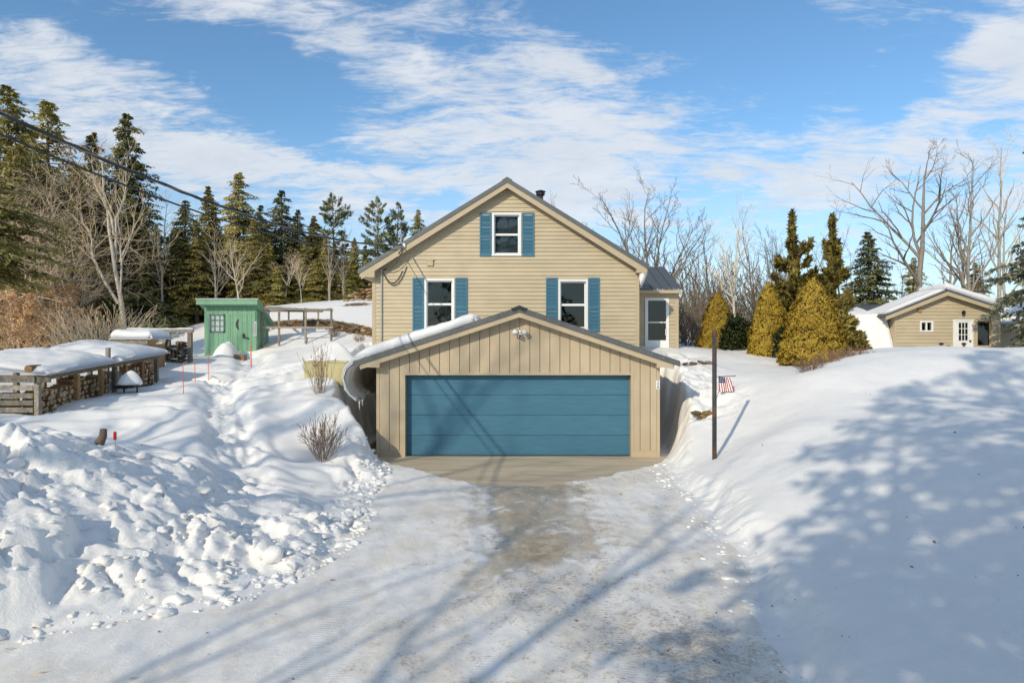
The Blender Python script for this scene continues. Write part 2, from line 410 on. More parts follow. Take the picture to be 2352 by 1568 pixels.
def ice_mat():
    m, nt, b = new_mat('packed_ice')
    vx = coords(nt, (1, .8, 1)); v = coords(nt)
    nbig = noise_n(nt, vx, 1.1, 6, .62, .3); nmid = noise_n(nt, vx, 4.2, 9, .70, .5); nfin = noise_n(nt, v, 24, 7, .72); tiny = noise_n(nt, v, 110, 3, .7); nfl = noise_n(nt, coords(nt, (1.3, .9, 1)), 9.5, 5, .62, .6)
    ice = N_(nt, 'ShaderNodeAttribute', attribute_name='ice'); dirt = N_(nt, 'ShaderNodeAttribute', attribute_name='dirt')
    def ma(a, k, c):
        x = N_(nt, 'ShaderNodeMath', operation='MULTIPLY_ADD'); nt.links.new(a, x.inputs[0]); x.inputs[1].default_value = k
        if isinstance(c, (int, float)): x.inputs[2].default_value = c
        else: nt.links.new(c, x.inputs[2])
        return x.outputs[0]
    def sm(a, lo, hi):
        r = N_(nt, 'ShaderNodeMapRange', interpolation_type='SMOOTHSTEP'); r.inputs[1].default_value = lo; r.inputs[2].default_value = hi; nt.links.new(a, r.inputs[0]); return r.outputs[0]
    def mul(a, k):
        x = N_(nt, 'ShaderNodeMath', operation='MULTIPLY'); nt.links.new(a, x.inputs[0]); x.inputs[1].default_value = k; return x.outputs[0]
    snow = ramp_n(nt, nfin, [(.3, (.82, .80, .76)), (.7, (.91, .895, .86))])
    # cream staining of driven snow
    st = sm(ma(nbig, 1.3, ma(nmid, .7, ma(dirt.outputs['Fac'], .5, -1.05))), 0, .45)
    snow = mixc(nt, mul(st, .5), snow, (.66, .565, .42))
    # worn ice, grey to tan, with whiter crust left on it
    icec = ramp_n(nt, nmid, [(.26, (.16, .135, .095)), (.40, (.32, .265, .185)), (.50, (.50, .41, .29)), (.60, (.62, .56, .47)), (.72, (.82, .80, .76))])
    icg = ramp_n(nt, nbig, [(.38, (.62, .68, .74)), (.55, (1, 1, 1)), (.7, (1, .93, .82))])
    icec = mixc(nt, 1.0, icec, icg, 'MULTIPLY')
    f1 = sm(ma(nmid, 1.7, ma(nbig, 1.6, ma(ice.outputs['Fac'], .85, -2.24))), -.05, .55)
    c = mixc(nt, f1, snow, icec)
    tk0 = N_(nt, 'ShaderNodeAttribute', attribute_name='track'); tkm = N_(nt, 'ShaderNodeMath', operation='MULTIPLY'); nt.links.new(tk0.outputs['Fac'], tkm.inputs[0]); nt.links.new(sm(nmid, .42, .58), tkm.inputs[1])
    c = mixc(nt, mul(tkm.outputs[0], .55), c, (.80, .785, .75))
    # sand, grit and darker clots
    grit = ramp_n(nt, tiny, [(.3, (.10, .075, .05)), (.7, (.36, .28, .19))])
    f2 = sm(ma(nfin, 1.3, ma(nmid, 1.1, ma(dirt.outputs['Fac'], .75, -1.68))), -.02, .30)
    c = mixc(nt, mul(f2, .55), c, grit)
    f3 = sm(ma(nfl, 1.0, ma(nfin, .35, ma(dirt.outputs['Fac'], .22, -.97))), .0, .09)
    c = mixc(nt, mul(f3, .85), c, (.10, .075, .048))
    nt.links.new(c, b.inputs['Base Color'])
    rr = N_(nt, 'ShaderNodeMapRange'); rr.inputs[3].default_value = .62; rr.inputs[4].default_value = .30; nt.links.new(f1, rr.inputs[0]); nt.links.new(rr.outputs[0], b.inputs['Roughness'])
    b.inputs['Specular IOR Level'].default_value = .35
    trk = N_(nt, 'ShaderNodeAttribute', attribute_name='track'); wv = N_(nt, 'ShaderNodeTexWave', wave_type='BANDS', bands_direction='Y'); wv.inputs['Scale'].default_value = 7.0; wv.inputs['Distortion'].default_value = 2.5; wv.inputs['Detail'].default_value = 2; nt.links.new(v, wv.inputs['Vector'])
    tw = N_(nt, 'ShaderNodeMath', operation='MULTIPLY'); nt.links.new(wv.outputs['Fac'], tw.inputs[0]); nt.links.new(trk.outputs['Fac'], tw.inputs[1])
    h = ma(nfin, .55, ma(tiny, .2, ma(tw.outputs[0], .3, nmid))); bump_n(nt, b, h, .45, .03); return m
M['ice'] = ice_mat()

def concrete_mat():
    m, nt, b = new_mat('concrete'); v = coords(nt); vs = coords(nt, (.4, 1.6, 1))
    n1 = noise_n(nt, vs, 1.6, 6, .6); n2 = noise_n(nt, v, 60, 4, .7)
    c = ramp_n(nt, n1, [(.3, (.42, .345, .24)), (.55, (.60, .50, .355)), (.75, (.68, .575, .42))])
    sp = ramp_n(nt, n2, [(.3, (.75, .75, .75)), (.6, (1, 1, 1))])
    c = mixc(nt, 1.0, c, sp, 'MULTIPLY')
    nt.links.new(c, b.inputs['Base Color']); b.inputs['Roughness'].default_value = .75; bump_n(nt, b, n2, .2, .01); return m
M['concrete'] = concrete_mat()
def rust_mat():
    m, nt, b = new_mat('rusty_paint'); v = coords(nt, (1, 1, .5)); n = noise_n(nt, v, 5, 6, .65)
    c = ramp_n(nt, n, [(.40, (.028, .030, .030)), (.52, (.05, .045, .04)), (.60, (.13, .055, .03)), (.75, (.19, .10, .06))])
    nt.links.new(c, b.inputs['Base Color']); b.inputs['Roughness'].default_value = .65; bump_n(nt, b, n, .3, .01); return m
M['rust'] = rust_mat()
def stone_mat(name, a, b_, c_):
    m, nt, b = new_mat(name); v = coords(nt); n = noise_n(nt, v, 3.5, 8, .68)
    oi = N_(nt, 'ShaderNodeObjectInfo'); ad = N_(nt, 'ShaderNodeMath', operation='MULTIPLY_ADD'); nt.links.new(oi.outputs['Random'], ad.inputs[0]); ad.inputs[1].default_value = .35
    sb = N_(nt, 'ShaderNodeMath', operation='SUBTRACT'); nt.links.new(n, sb.inputs[0]); sb.inputs[1].default_value = .17; nt.links.new(sb.outputs[0], ad.inputs[2])
    c = ramp_n(nt, ad.outputs[0], [(.3, a), (.5, b_), (.7, c_)])
    nt.links.new(c, b.inputs['Base Color']); b.inputs['Roughness'].default_value = .85; bump_n(nt, b, n, .6, .04); return m
M['stone'] = stone_mat('stone', (.13, .07, .03), (.34, .19, .08), (.42, .33, .22))
M['mossy'] = stone_mat('mossy', (.06, .055, .02), (.14, .10, .035), (.26, .17, .08))
M['flagstone'] = stone_mat('flagstone', (.11, .055, .035), (.20, .11, .07), (.26, .2, .12))

# ------------------------------------------------------------------ terrain
def Lx(y): return np.interp(y, [-30, 0, 5, 6.0, 6.5, 7.1, 8.0, 9.0, 11, 13, 14.8, 16.0, 16.7, 17.0, 19, 21.3], [-14, -9, -5.4, -5.0, -4.3, -3.2, -2.65, -2.35, -2.45, -2.6, -2.75, -3.0, -3.4, -3.85, -4.05, -4.0])
def Rx(y): return np.interp(y, [-30, 0, 3.5, 5, 7, 9, 10.5, 13, 15, 16, 16.7, 17.2, 21.3], [7, 2.9, 2.15, 2.2, 2.55, 2.95, 3.1, 3.2, 3.35, 3.55, 3.7, 3.95, 4.15])
CP = [ # u, v, distance: heights read off the place
 (1660,1050,14.2),(1735,947,15.8),(1870,858,16.2),(1990,806,20),(2200,802,20),(2352,802,20),(2352,1568,4.6),(2352,1200,7.0),(2352,1000,9.5),(2352,900,13),
 (2100,1200,8),(2000,1000,11.5),(2100,900,14),(1850,1100,10.5),(1760,1000,13.2),(1660,885,18.2),(1560,890,18.3),(1640,950,16.9),(1600,832,21),(1540,799,22.8),(1570,800,23.2),
 (1650,800,24.5),(1765,808,23),(1870,838,20),(1720,845,20),(2050,815,17),
 (800,900,17.2),(780,985,15.4),(745,1045,14.5),(650,1120,12.0),(600,1000,14.5),(650,900,17.5),(600,840,22),(747,868,18),(500,822,25),(555,815,25.6),(855,785,21.2),(790,800,22),(830,690,33),
 (700,762,28),(760,780,26.5),(700,698,35),(620,705,35),(450,955,15),(350,935,15.5),(200,1010,12),(100,990,9.8),(250,1060,9.2),(400,1130,9.2),(500,1210,8.8),(0,985,9.2),
 (0,1200,7),(0,1400,6.3),(250,1290,7.4),(0,972,14),(75,958,15),(330,868,20.5),(0,850,20),(0,830,28),(250,775,35),(440,832,23),(400,785,32),(460,740,40),(600,1110,11.6),(560,1180,9.8),(640,1190,9.4),
 (530,1060,12.6),(430,880,19)]
PTS = [tuple(at(*c)) for c in CP] + [(15,26,1.75),(20,26,1.8),(11.5,26,2.35),(25,33,1.7),(16,34,2.2),(-60,60,6),(-20,60,5.6),(0,60,5.0),(12,45,3.0),(40,60,2.4),(60,30,2.5),(-10,-12,.2),(12,-12,.8),
     (22,5,2.7),(12,4,2.0),(7.5,1,1.3),(-22,5,1.2),(-12,6,1.1),(-9,2,.5),(-40,25,2),(0,40,4.2),(4,30,3.0),(-4,26,3.0),(-60,-20,.5),(60,-20,2.5),(20,15,2.7), (2.75,5,.22),(3.15,7,.24),(3.5,9,.25),(3.7,11,.25),(3.85,13,.32)]
PTS = np.array(PTS, float)
def _tps(P):
    n = len(P); d = np.hypot(P[:, None, 0] - P[None, :, 0], P[:, None, 1] - P[None, :, 1])
    K = np.where(d > 0, d * d * np.log(d + 1e-12), 0) + np.eye(n) * 0.25
    A = np.zeros((n + 3, n + 3)); A[:n, :n] = K; A[:n, n] = 1; A[:n, n + 1:] = P[:, :2]; A[n, :n] = 1; A[n + 1:, :n] = P[:, :2].T
    return np.linalg.solve(A, np.concatenate([P[:, 2], [0, 0, 0]]))
TW = _tps(PTS)
def U(x, y):
    shp = np.shape(x); x = np.ravel(np.clip(x, -75, 75)); y = np.ravel(np.clip(y, -25, 75)); out = np.empty(len(x))
    for i in range(0, len(x), 40000):
        a = x[i:i + 40000]; b = y[i:i + 40000]; d2 = (a[:, None] - PTS[:, 0]) ** 2 + (b[:, None] - PTS[:, 1]) ** 2
        out[i:i + 40000] = (0.5 * d2 * np.log(d2 + 1e-12)) @ TW[:-3] + TW[-3] + TW[-2] * a + TW[-1] * b
    return out.reshape(shp)
PATH = [(-3.3, 9.3), (-4.3, 10.6), (-4.9, 12.2), (-5.5, 13.6), (-6.3, 15.2), (-7.2, 16.8), (-7.9, 18.4), (-8.2, 20), (-8.3, 21.8), (-8.9, 23.6), (-9.9, 25.4)]
def dist_path(x, y):
    best = np.full(np.shape(x), 99.0)
    for (ax, ay), (bx, by) in zip(PATH[:-1], PATH[1:]):
        dx, dy = bx - ax, by - ay; t = np.clip(((x - ax) * dx + (y - ay) * dy) / (dx * dx + dy * dy), 0, 1)
        best = np.minimum(best, np.hypot(x - ax - t * dx, y - ay - t * dy))
    return best
def height(x, y, detail=True):
    x = np.asarray(x, float); y = np.asarray(y, float)
    u = U(x, y)
    ej = fbm(x * 1.1, y * 1.1, 3, 3) * .22 + fbm(x * 4, y * 4, 2, 8) * .07
    dl = Lx(y) - x + ej; dr = x - Rx(y) + ej * .8
    d = np.maximum(dl, dr) + np.maximum(0, y - 21.15) * 6
    left = dl > dr
    bw = np.where(left, np.where(y > 15.5, .75, .9), np.where(y > 15.5, .7, .55))
    w = sstep(-.03, 1, d / bw)
    pile = sstep(0.1, 1.0, dl) * sstep(12.3, 9.6, y + x * .35 + 2.2 + fbm(x * .8, y * .8, 3, 21) * .8) * sstep(2.5, 5, y)
    lip = np.where(left, .06, .10 + .04 * np.sin(y * 1.3)) * sstep(0, .3, d) * sstep(2.2, .5, d) * (y < 16.5)
    base = np.maximum(u, np.where(left, .10, .12)) + lip * (1 - pile)
    z = base * w
    far = sstep(60, 90, np.hypot(x, y))
    if not detail: return z
    out = w
    # drifted folds on the left yard
    wx = x + fbm(x * .35, y * .35, 3, 31) * 1.4; wy = y + fbm(x * .3, y * .3, 3, 33) * 1.6
    ridge = 1 - np.abs(fbm(wx * .16 + wy * .10, wy * .95 - wx * .22, 3, 41))
    yard = sstep(.4, 1.6, dl) * sstep(30, 20, y) * sstep(9.5, 11.5, y) * (1 - pile)
    z = z + (ridge - .75) * .42 * yard * sstep(-14, -9, x)
    z = z + fbm(x * .5, y * .5, 4, 51) * .11 * out * yard
    z = z + fbm(x * .30, y * .22, 3, 52) * .10 * sstep(.5, 2, dr) * out
    z = z + fbm(x * 1.1, y * .9, 4, 53) * .035 * sstep(.3, 1.2, dr) * out
    # trodden path
    dp = dist_path(x, y); pm = sstep(.70, .16, dp + fbm(x * 2.2, y * 2.2, 2, 61) * .18)
    z = z - pm * (.15 + fbm(x * 6, y * 6, 3, 62) * .09) * sstep(9.3, 11, y)
    f1, f2, c = worley(x * 2.4, y * 2.4, 63); z = z - pm * (.09 * sstep(.5, .15, f1))
    z = z + np.exp(-((dp - .75) / .28) ** 2) * .03 * yard * (1 + fbm(x * 1.5, y * 1.5, 2, 64))
    # ploughed lumps
    wx2 = x + fbm(x * 1.6, y * 1.6, 3, 70) * .22; wy2 = y + fbm(x * 1.6, y * 1.6, 3, 72) * .22
    big = blocks(wx2 * .95, wy2 * .95, 71); med = blocks(wx2 * 2.1 + 3, wy2 * 2.1, 73); sml = blocks(wx2 * 5 + 7, wy2 * 5, 75)
    pick = sstep(.35, .65, vnoise(x * .8 + 4, y * .8, 76))
    lump = big * .24 + med * (.10 + .12 * pick) + sml * (.05 + .06 * pick) + .05
    edge_l = sstep(-.15, .15, dl) * sstep(1.3, .5, dl) * (y > 8) * (y < 16.6)
    edge_r = sstep(-.05, .12, dr) * sstep(.75, .35, dr) * (y < 16.6) * (y > 3)
    rough = np.maximum(pile * sstep(-.05, .6, dl), np.maximum(edge_l * .55, edge_r * .16))
    z = z + (lump - .06) * rough * sstep(-15, -12, x) * (y > 2)
    z = z + fbm(x * 9, y * 9, 4, 77) * .045 * rough
    # bank right of the garage
    bank = sstep(.1, .5, dr) * sstep(2.4, 1.2, dr) * sstep(15.8, 16.8, y) * (y < 22)
    z = z + fbm(x * 3, y * 3, 4, 81) * .16 * bank
    # driven ice
    drv = (1 - w)
    z = z + drv * (fbm(x * 1.2, y * .5, 3, 91) * .03 + fbm(x * 7, y * 3, 3, 92) * .012)
    for xc in (-1.55, -.25, 1.05, 2.0):
        z = z - drv * .018 * np.exp(-((x - xc - .12 * np.sin(y * .5)) / .16) ** 2) * (y < 15)
    # bare concrete in front of the door: the sheet of ice ends in an uneven tongue
    edge = np.interp(x, [-3.4, -2.4, -1.0, -.2, .6, 1.6, 2.6, 3.2, 3.8], [16.2, 15.15, 13.55, 13.2, 13.0, 13.8, 14.9, 15.3, 16.5]) + fbm(x * 1.6, y * 1.6, 4, 95) * .35
    bare = sstep(-.05, .10, y - edge) * drv * (y > 12)
    z = z * (1 - bare) + (-.07) * bare + drv * (1 - bare) * .028
    z = np.where((w > .02) & (y < 16.7), np.maximum(z, .02), z)
    # floors stand clear of the ground
    inside = (x > -3.2) & (x < 3.5) & (y > 16.75) & (y < 21.3)
    z = np.where(inside, -.15, z)
    house_in = (x > -4.1) & (x < 3.75) & (y > 21.35) & (y < 30)
    z = np.where(house_in, np.minimum(z, 1.5), z)
    z = z + far * fbm(x * .02, y * .02, 3, 99) * 3
    return z
def gz(x, y): return float(height(np.array([x]), np.array([y]))[0])
def gzs(x, y): return float(height(np.array([x]), np.array([y]), False)[0])

def axis(segs):
    out = [segs[0][0]]
    for a, b, s0, s1 in segs:
        x = a
        while x < b - 1e-6:
            t = (x - a) / (b - a); x = min(b, x + s0 + (s1 - s0) * t); out.append(x)
    return np.array(out)
def build_terrain():
    xs = axis([(-400, -60, 40, 8), (-60, -16, 4, .35), (-16, -8, .25, .07), (-8, 6, .042, .042), (6, 12, .045, .12), (12, 30, .14, 1.2), (30, 60, 1.5, 6), (60, 400, 8, 40)])
    ys = axis([(-60, -2, 6, .8), (-2, 4, .6, .10), (4, 11, .038, .045), (11, 20, .05, .10), (20, 34, .12, .4), (34, 80, .5, 4), (80, 500, 5, 40)])
    X, Y = np.meshgrid(xs, ys); Z = height(X, Y); ny, nx = X.shape
    V = np.stack([X.ravel(), Y.ravel(), Z.ravel()], 1)
    gy, gx = np.gradient(Z, ys, xs); nrm = np.stack([-gx.ravel(), -gy.ravel(), np.ones(nx * ny)], 1); nrm /= np.linalg.norm(nrm, axis=1)[:, None]
    idx = np.arange(nx * ny).reshape(ny, nx)
    Q = np.stack([idx[:-1, :-1].ravel(), idx[:-1, 1:].ravel(), idx[1:, 1:].ravel(), idx[1:, :-1].ravel()], 1)
    cx = V[Q, 0].mean(1); cy = V[Q, 1].mean(1)
    ej = fbm(cx * 1.1, cy * 1.1, 3, 3) * .22 + fbm(cx * 4, cy * 4, 2, 8) * .07
    ondrive = (cx > Lx(cy) + ej - .02) & (cx < Rx(cy) - ej * .8 + .02) & (cy < 16.9)
    # soil showing on the banks
    x, y = V[:, 0], V[:, 1]
    soil = np.zeros(len(x))
    line = np.interp(x, [-12.5, -11, -8.5, -6.5, -4.5], [31.0, 30.3, 29.2, 28.0, 26.4])
    soil += np.exp(-((y - line) / .75) ** 2) * sstep(-13, -11.8, x) * (x < -4.2) * 1.25
    soil += np.exp(-((x + 7.3) / 1.0) ** 2 - ((y - 32.0) / .5) ** 2) * 1.0
    soil += np.exp(-((x + 3.75) / .35) ** 2) * sstep(16.3, 17, y) * (y < 21.2) * .9 * sstep(2.0, 1.0, Z.ravel())
    soil += np.exp(-((x - 5.6) / .8) ** 2 - ((y - 20.7) / .25) ** 2) * .5
    forest = sstep(34, 42, y) * sstep(-2, -8, x) * .42 + sstep(-17, -22, x) * sstep(18, 26, y) * .4
    soil += forest * (vnoise(x * .7, y * .7, 5) > .45)
    # driveway wear
    ice = np.exp(-((x - .35) / 1.35) ** 4) * sstep(7.2, 9.2, y + fbm(x, y, 3, 12) * .8) * sstep(13.6, 13.0, y) * 1.0
    ice += np.exp(-((x - .5) / 2.2) ** 4) * sstep(12, 12.6, y) * .25
    ice += np.exp(-((x - .3) / 1.0) ** 2) * .22
    ice += np.exp(-((x - 2.0 + (y - 6) * .02) / .5) ** 2) * .28 * sstep(9, 7, y)
    ice -= np.exp(-((x + 1.75) / .35) ** 2) * .5 + np.exp(-((x - 2.2) / .4) ** 2) * sstep(9, 11, y) * .5
    dirt = .33 + .25 * np.exp(-((x - .6) / 1.7) ** 2) + .2 * vnoise(x * .8, y * .8, 18) + .25 * np.exp(-((x - 1.7) / .5) ** 2) * sstep(8, 6, y)
    track = np.zeros(len(x))
    for xc in (-1.9, -1.55, -.35, 1.05, 1.95):
        track += np.exp(-((x - xc - .14 * np.sin(y * .45 + xc)) / .11) ** 4) * (.5 + .5 * sstep(.35, .6, vnoise(x * .3 + xc * 7, y * .7, 44)))
    def sub(mask, name, mat, attrs):
        q = Q[mask]; used, inv = np.unique(q, return_inverse=True); me = mesh_np(name, V[used], [inv.reshape(-1, 4)], mat, True)
        for k, a in attrs.items():
            at_ = me.attributes.new(k, 'FLOAT', 'POINT'); at_.data.foreach_set('value', np.asarray(a[used], dtype=np.float32))
        me.normals_split_custom_set_from_vertices(nrm[used].astype(np.float32))
        return tag(link(name, me), kind='structure')
    sub(~ondrive, 'snow_ground', M['snow_ground'], {'soil': soil})
    sub(ondrive, 'driveway', M['ice'], {'ice': ice, 'dirt': dirt, 'track': track})
build_terrain()
slab = MB().box(-3.75, 4.0, 12.3, 16.75, -.2, -.012)
tag(slab.build('concrete_apron', M['concrete']), 'bare tan concrete apron in front of the blue garage door', kind='structure')

# ------------------------------------------------------------------ shared builders
def wall_holes(mb, x0, x1, z0, top, holes, y0, y1):
    """wall in the XZ plane with openings; top = function of x (piecewise linear, break points given in top.xs)"""
    xs = sorted({x0, x1, *[min(max(v, x0), x1) for h in holes for v in h[:2]], *[x for x in top.xs if x0 < x < x1]})
    for a, b in zip(xs[:-1], xs[1:]):
        if b - a < 1e-5: continue
        hs = sorted([(h[2], h[3]) for h in holes if h[0] <= a + 1e-6 and h[1] >= b - 1e-6]); z = z0
        for h0, h1 in hs:
            if h0 > z: mb.prism([(a, z), (b, z), (b, h0), (a, h0)], y0, y1)
            z = h1
        mb.prism([(a, z), (b, z), (b, top(b)), (a, top(a))], y0, y1)
    return mb
def gable(xl, zl, xr_, zr, xa, za):
    f = lambda x: (zl + (za - zl) * (x - xl) / (xa - xl)) if x <= xa else (za + (zr - za) * (x - xa) / (xr_ - xa))
    f.xs = [xa]; return f
def flat(z):
    f = lambda x: z; f.xs = []; return f
def siding(parent, x0, x1, z0, z1, top, cuts, y, expo, mat, name='siding_board'):
    """lapped boards, each its own piece; cuts = openings (x0,x1,z0,z1)"""
    n = int((z1 - z0) / expo) + 1
    for i in range(n):
        a = z0 + i * expo; b = a + expo
        # widest extent of this course under the roof line
        def span(z):
            if top.xs:
                xa = top.xs[0]; za = top(xa)
                if z >= za: return None
                def inv(xs_, zs_, ze): return xs_ if zs_ >= z else xs_ + (xa - xs_) * (z - zs_) / (za - zs_)
                l = max(x0, inv(x0, top(x0), za)) ; r = min(x1, inv(x1, top(x1), za)); return (l, r)
            return (x0, x1) if z < top(x0) - 1e-6 else None
        s0, s1 = span(a), span(min(b, top(top.xs[0]) - .001) if top.xs else min(b, top(x0) - .001))
        if s0 is None or s1 is None: continue
        bb = min(b, (top(top.xs[0]) if top.xs else top(x0)) - .001)
        ivs = sorted([(c[0], c[1]) for c in cuts if min(bb, c[3]) - max(a, c[2]) > .5 * (bb - a)])
        pieces = []; cur = None
        edges = [(s0[0], s1[0])] ; l0, l1 = s0[0], s1[0]
        for c0, c1 in ivs:
            if c0 > l0: pieces.append((l0, l1, c0, c0))
            l0 = l1 = c1
        if s0[1] > l0: pieces.append((l0, l1, s0[1], max(s1[1], l1)))
        for (pl0, pl1, pr0, pr1) in pieces:
            if pr0 - pl0 < .02: continue
            MB().prism([(pl0, a), (pr0, a), (pr1, bb + .004), (pl1, bb + .004)], [y - .032, y - .032, y - .006, y - .006], [y + .002] * 4).build(name, mat, parent)
def window(parent, x0, x1, z0, z1, y, wht, rails=2, fw=.065, depth=.11, grid=None, name='window'):
    """double-hung: casing with sashes and panes as sub-parts"""
    f = MB()
    for a in ((x0, x0 + fw, z0, z1), (x1 - fw, x1, z0, z1), (x0 + fw, x1 - fw, z1 - fw, z1), (x0 + fw, x1 - fw, z0, z0 + fw)):
        f.box(a[0], a[1], y - .045, y + depth, a[2], a[3])
    f.box(x0 - .015, x1 + .015, y - .07, y - .045, z0, z0 + .03)
    w = f.build(name, wht, parent)
    sw = .035; zm = (z0 + z1) / 2
    halves = [(z0 + fw, zm, .03), (zm, z1 - fw, .06)] if rails == 2 else [(z0 + fw, z1 - fw, .04)]
    for a, b, dy in halves:
        s = MB(); l, r_ = x0 + fw, x1 - fw
        s.box(l, l + sw, y + dy, y + dy + .028, a, b).box(r_ - sw, r_, y + dy, y + dy + .028, a, b).box(l + sw, r_ - sw, y + dy, y + dy + .028, a, a + sw).box(l + sw, r_ - sw, y + dy, y + dy + .028, b - sw, b)
        s.build('sash', wht, w)
        MB().box(l + sw, r_ - sw, y + dy + .011, y + dy + .016, a + sw, b - sw).build('pane', M['glass'], w)
    return w
def shutter(parent, x0, x1, z0, z1, y, mat):
    f = MB(); b = .045; zm = z0 + (z1 - z0) * .45; y0 = y - .05; y1 = y - .019
    f.box(x0, x0 + b, y0, y1, z0, z1).box(x1 - b, x1, y0, y1, z0, z1).box(x0 + b, x1 - b, y0, y1, z0, z0 + .09).box(x0 + b, x1 - b, y0, y1, zm - .03, zm + .03)
    # arched head
    n = 8; xc = (x0 + x1) / 2; hw = (x1 - x0) / 2 - b; pts = [(x0 + b, z1)] + [(xc + hw * math.cos(math.pi * (1 - i / n)), z1 - .085 + .04 * math.sin(math.pi * i / n)) for i in range(n + 1)] + [(x1 - b, z1)]
    f.prism(pts[::-1][::-1], y0, y1)
    f.box(x0 + b, x1 - b, y1 - .008, y1 - .002, z0 + .09, z1 - .07)
    s = f.build('shutter', mat, parent)
    lv = MB()
    for a, c in ((z0 + .09, zm - .03), (zm + .03, z1 - .085)):
        k = int((c - a) / .042)
        for i in range(k):
            z = a + (i + .5) * (c - a) / k
            lv.add([(x0 + b, y0 + .004, z - .018), (x1 - b, y0 + .004, z - .018), (x1 - b, y1 - .008, z + .016), (x0 + b, y1 - .008, z + .016)], [(0, 1, 2, 3)])
    l = lv.build('louvers', mat, s); l['kind'] = 'stuff'
    return s

# ------------------------------------------------------------------ house
HY = 21.2
def hx(u): return ux(u, HY)
def hz(v): return vz(v, HY)
house = empty('house', (0, HY, 2.6), 'beige clapboard gable house with blue shutters behind the garage', 'house')
HX0, HX1 = hx(855), hx(1468); RX, RZ = hx(1165), hz(415) - .12
slope_l = (RZ - hz(628)) / (RX - ux(828, 20.9))
EL = HX0; EZL = RZ - slope_l * (RX - HX0); EZR = RZ - slope_l * (HX1 - RX)
HT = gable(HX0, EZL - .10, HX1, EZR - .10, RX, RZ - .10)
HD = 9.5
W1 = (hx(975), hx(1044), hz(757), hz(640)); W2 = (hx(1282), hx(1350), hz(758), hz(642)); W3 = (hx(1130), hx(1197), hz(588), hz(489))
sh = .06
holes = [(w[0] + sh, w[1] - sh, w[2] + sh, w[3] - sh) for w in (W1, W2, W3)]
wl = MB(); wall_holes(wl, HX0 + .01, HX1 - .01, 0.0, HT, holes, HY + .003, HY + .14)
wl.box(HX0 + .01, HX0 + .14, HY + .14, HY + HD, 0, EZL - .1).box(HX1 - .14, HX1 - .01, HY + .14, HY + HD, 0, EZR - .1)
wl.prism([(HX0 + .01, 0), (HX1 - .01, 0), (HX1 - .01, EZR - .1), (RX, RZ - .1), (HX0 + .01, EZL - .1)], HY + HD - .12, HY + HD)
wl.build('wall', M['siding'], house)
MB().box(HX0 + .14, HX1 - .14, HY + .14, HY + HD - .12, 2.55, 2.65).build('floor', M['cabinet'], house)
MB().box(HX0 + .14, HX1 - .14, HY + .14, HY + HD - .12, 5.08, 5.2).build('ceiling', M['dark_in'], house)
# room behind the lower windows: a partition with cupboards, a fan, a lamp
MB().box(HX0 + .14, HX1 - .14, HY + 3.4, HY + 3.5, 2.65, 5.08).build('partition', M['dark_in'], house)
MB().box(-3.4, -.9, HY + 3.0, HY + 3.398, 4.1, 4.8).box(-3.4, -2.6, HY + 2.9, HY + 3.398, 2.65, 3.55).build('cupboard', M['cabinet'], house)
fan = MB()
for k in range(5):
    a = R(72 * k + 20); fan.beam((-2.35 + .1 * math.cos(a), HY + 1.5 + .1 * math.sin(a), 4.72), (-2.35 + .6 * math.cos(a), HY + 1.5 + .6 * math.sin(a), 4.74), .13, .012)
fan.tube([(-2.35, HY + 1.5, 5.08), (-2.35, HY + 1.5, 4.82), (-2.35, HY + 1.5, 4.80), (-2.35, HY + 1.5, 4.66)], [.02, .02, .09, .09], 10)
fan.build('ceiling_fan', M['white'], house)
MB().tube([(1.75, HY + 1.2, 5.08), (1.75, HY + 1.2, 4.98), (1.75, HY + 1.2, 4.9)], [.17, .16, .06], 14).build('ceiling_lamp', M['fresh_wood'], house)
MB().box(W3[0] + .08, W3[1] - .08, HY + .16, HY + .165, W3[2] + .1, W3[3] - .06).build('roller_blind', M['shade'], house)
MB().box(W1[0] + .36, W1[1] - .05, HY + .6, HY + .62, 3.2, 4.0).build('curtain', M['shade'], house)
siding(house, HX0 + .11, HX1 - .11, 1.0, RZ, HT, [(w[0] + .02, w[1] - .02, w[2] + .02, w[3] - .02) for w in (W1, W2, W3)], HY, .124, M['siding'])
for x0, x1, zt in ((HX0, HX0 + .11, EZL - .12), (HX1 - .11, HX1, EZR - .12)):
    MB().box(x0, x1, HY - .03, HY + .12, 1.0, zt).build('corner_board', M['trim'], house)
for w in (W1, W2, W3): window(house, *w, HY, M['white'])
for (a, b, w) in ((948, 974, W1), (1046, 1074, W1), (1254, 1281, W2), (1351, 1377, W2)): shutter(house, hx(a), hx(b), hz(762), hz(638), HY, M['blue'])
for (a, b) in ((1102, 1129), (1199, 1227)): shutter(house, hx(a), hx(b), hz(589), hz(489), HY, M['blue'])
def roof_side(parent, xa, za, xe, ze, y0, y1, th, mat, name='roof'):
    """one slope: sheet from ridge to eave"""
    dx = 1 if xe > xa else -1; L_ = math.hypot(xe - xa, ze - za); nx_, nz_ = (za - ze) / L_ * dx, abs(xe - xa) / L_
    mb = MB().prism([(xa, za - th), (xe, ze - th), (xe + nx_ * 0, ze), (xa, za)], y0, y1)
    r = mb.build(name, mat, parent)
    n = max(3, int((y1 - y0) / .23)); rb = MB()
    for i in range(n + 1):
        y = y0 + .02 + (y1 - y0 - .04) * i / n
        rb.prism([(xa, za + .001), (xe, ze + .001), (xe, ze + .022), (xa, za + .022)], y - .012, y + .012)
    rr = rb.build('roof_ribs', mat, r); rr['kind'] = 'stuff'
    return r
OY = HY - .32
XEL, XER = ux(822, OY), ux(1491, OY)
ZEL, ZER = RZ + .12 - slope_l * (RX - XEL), RZ + .12 - slope_l * (XER - RX)
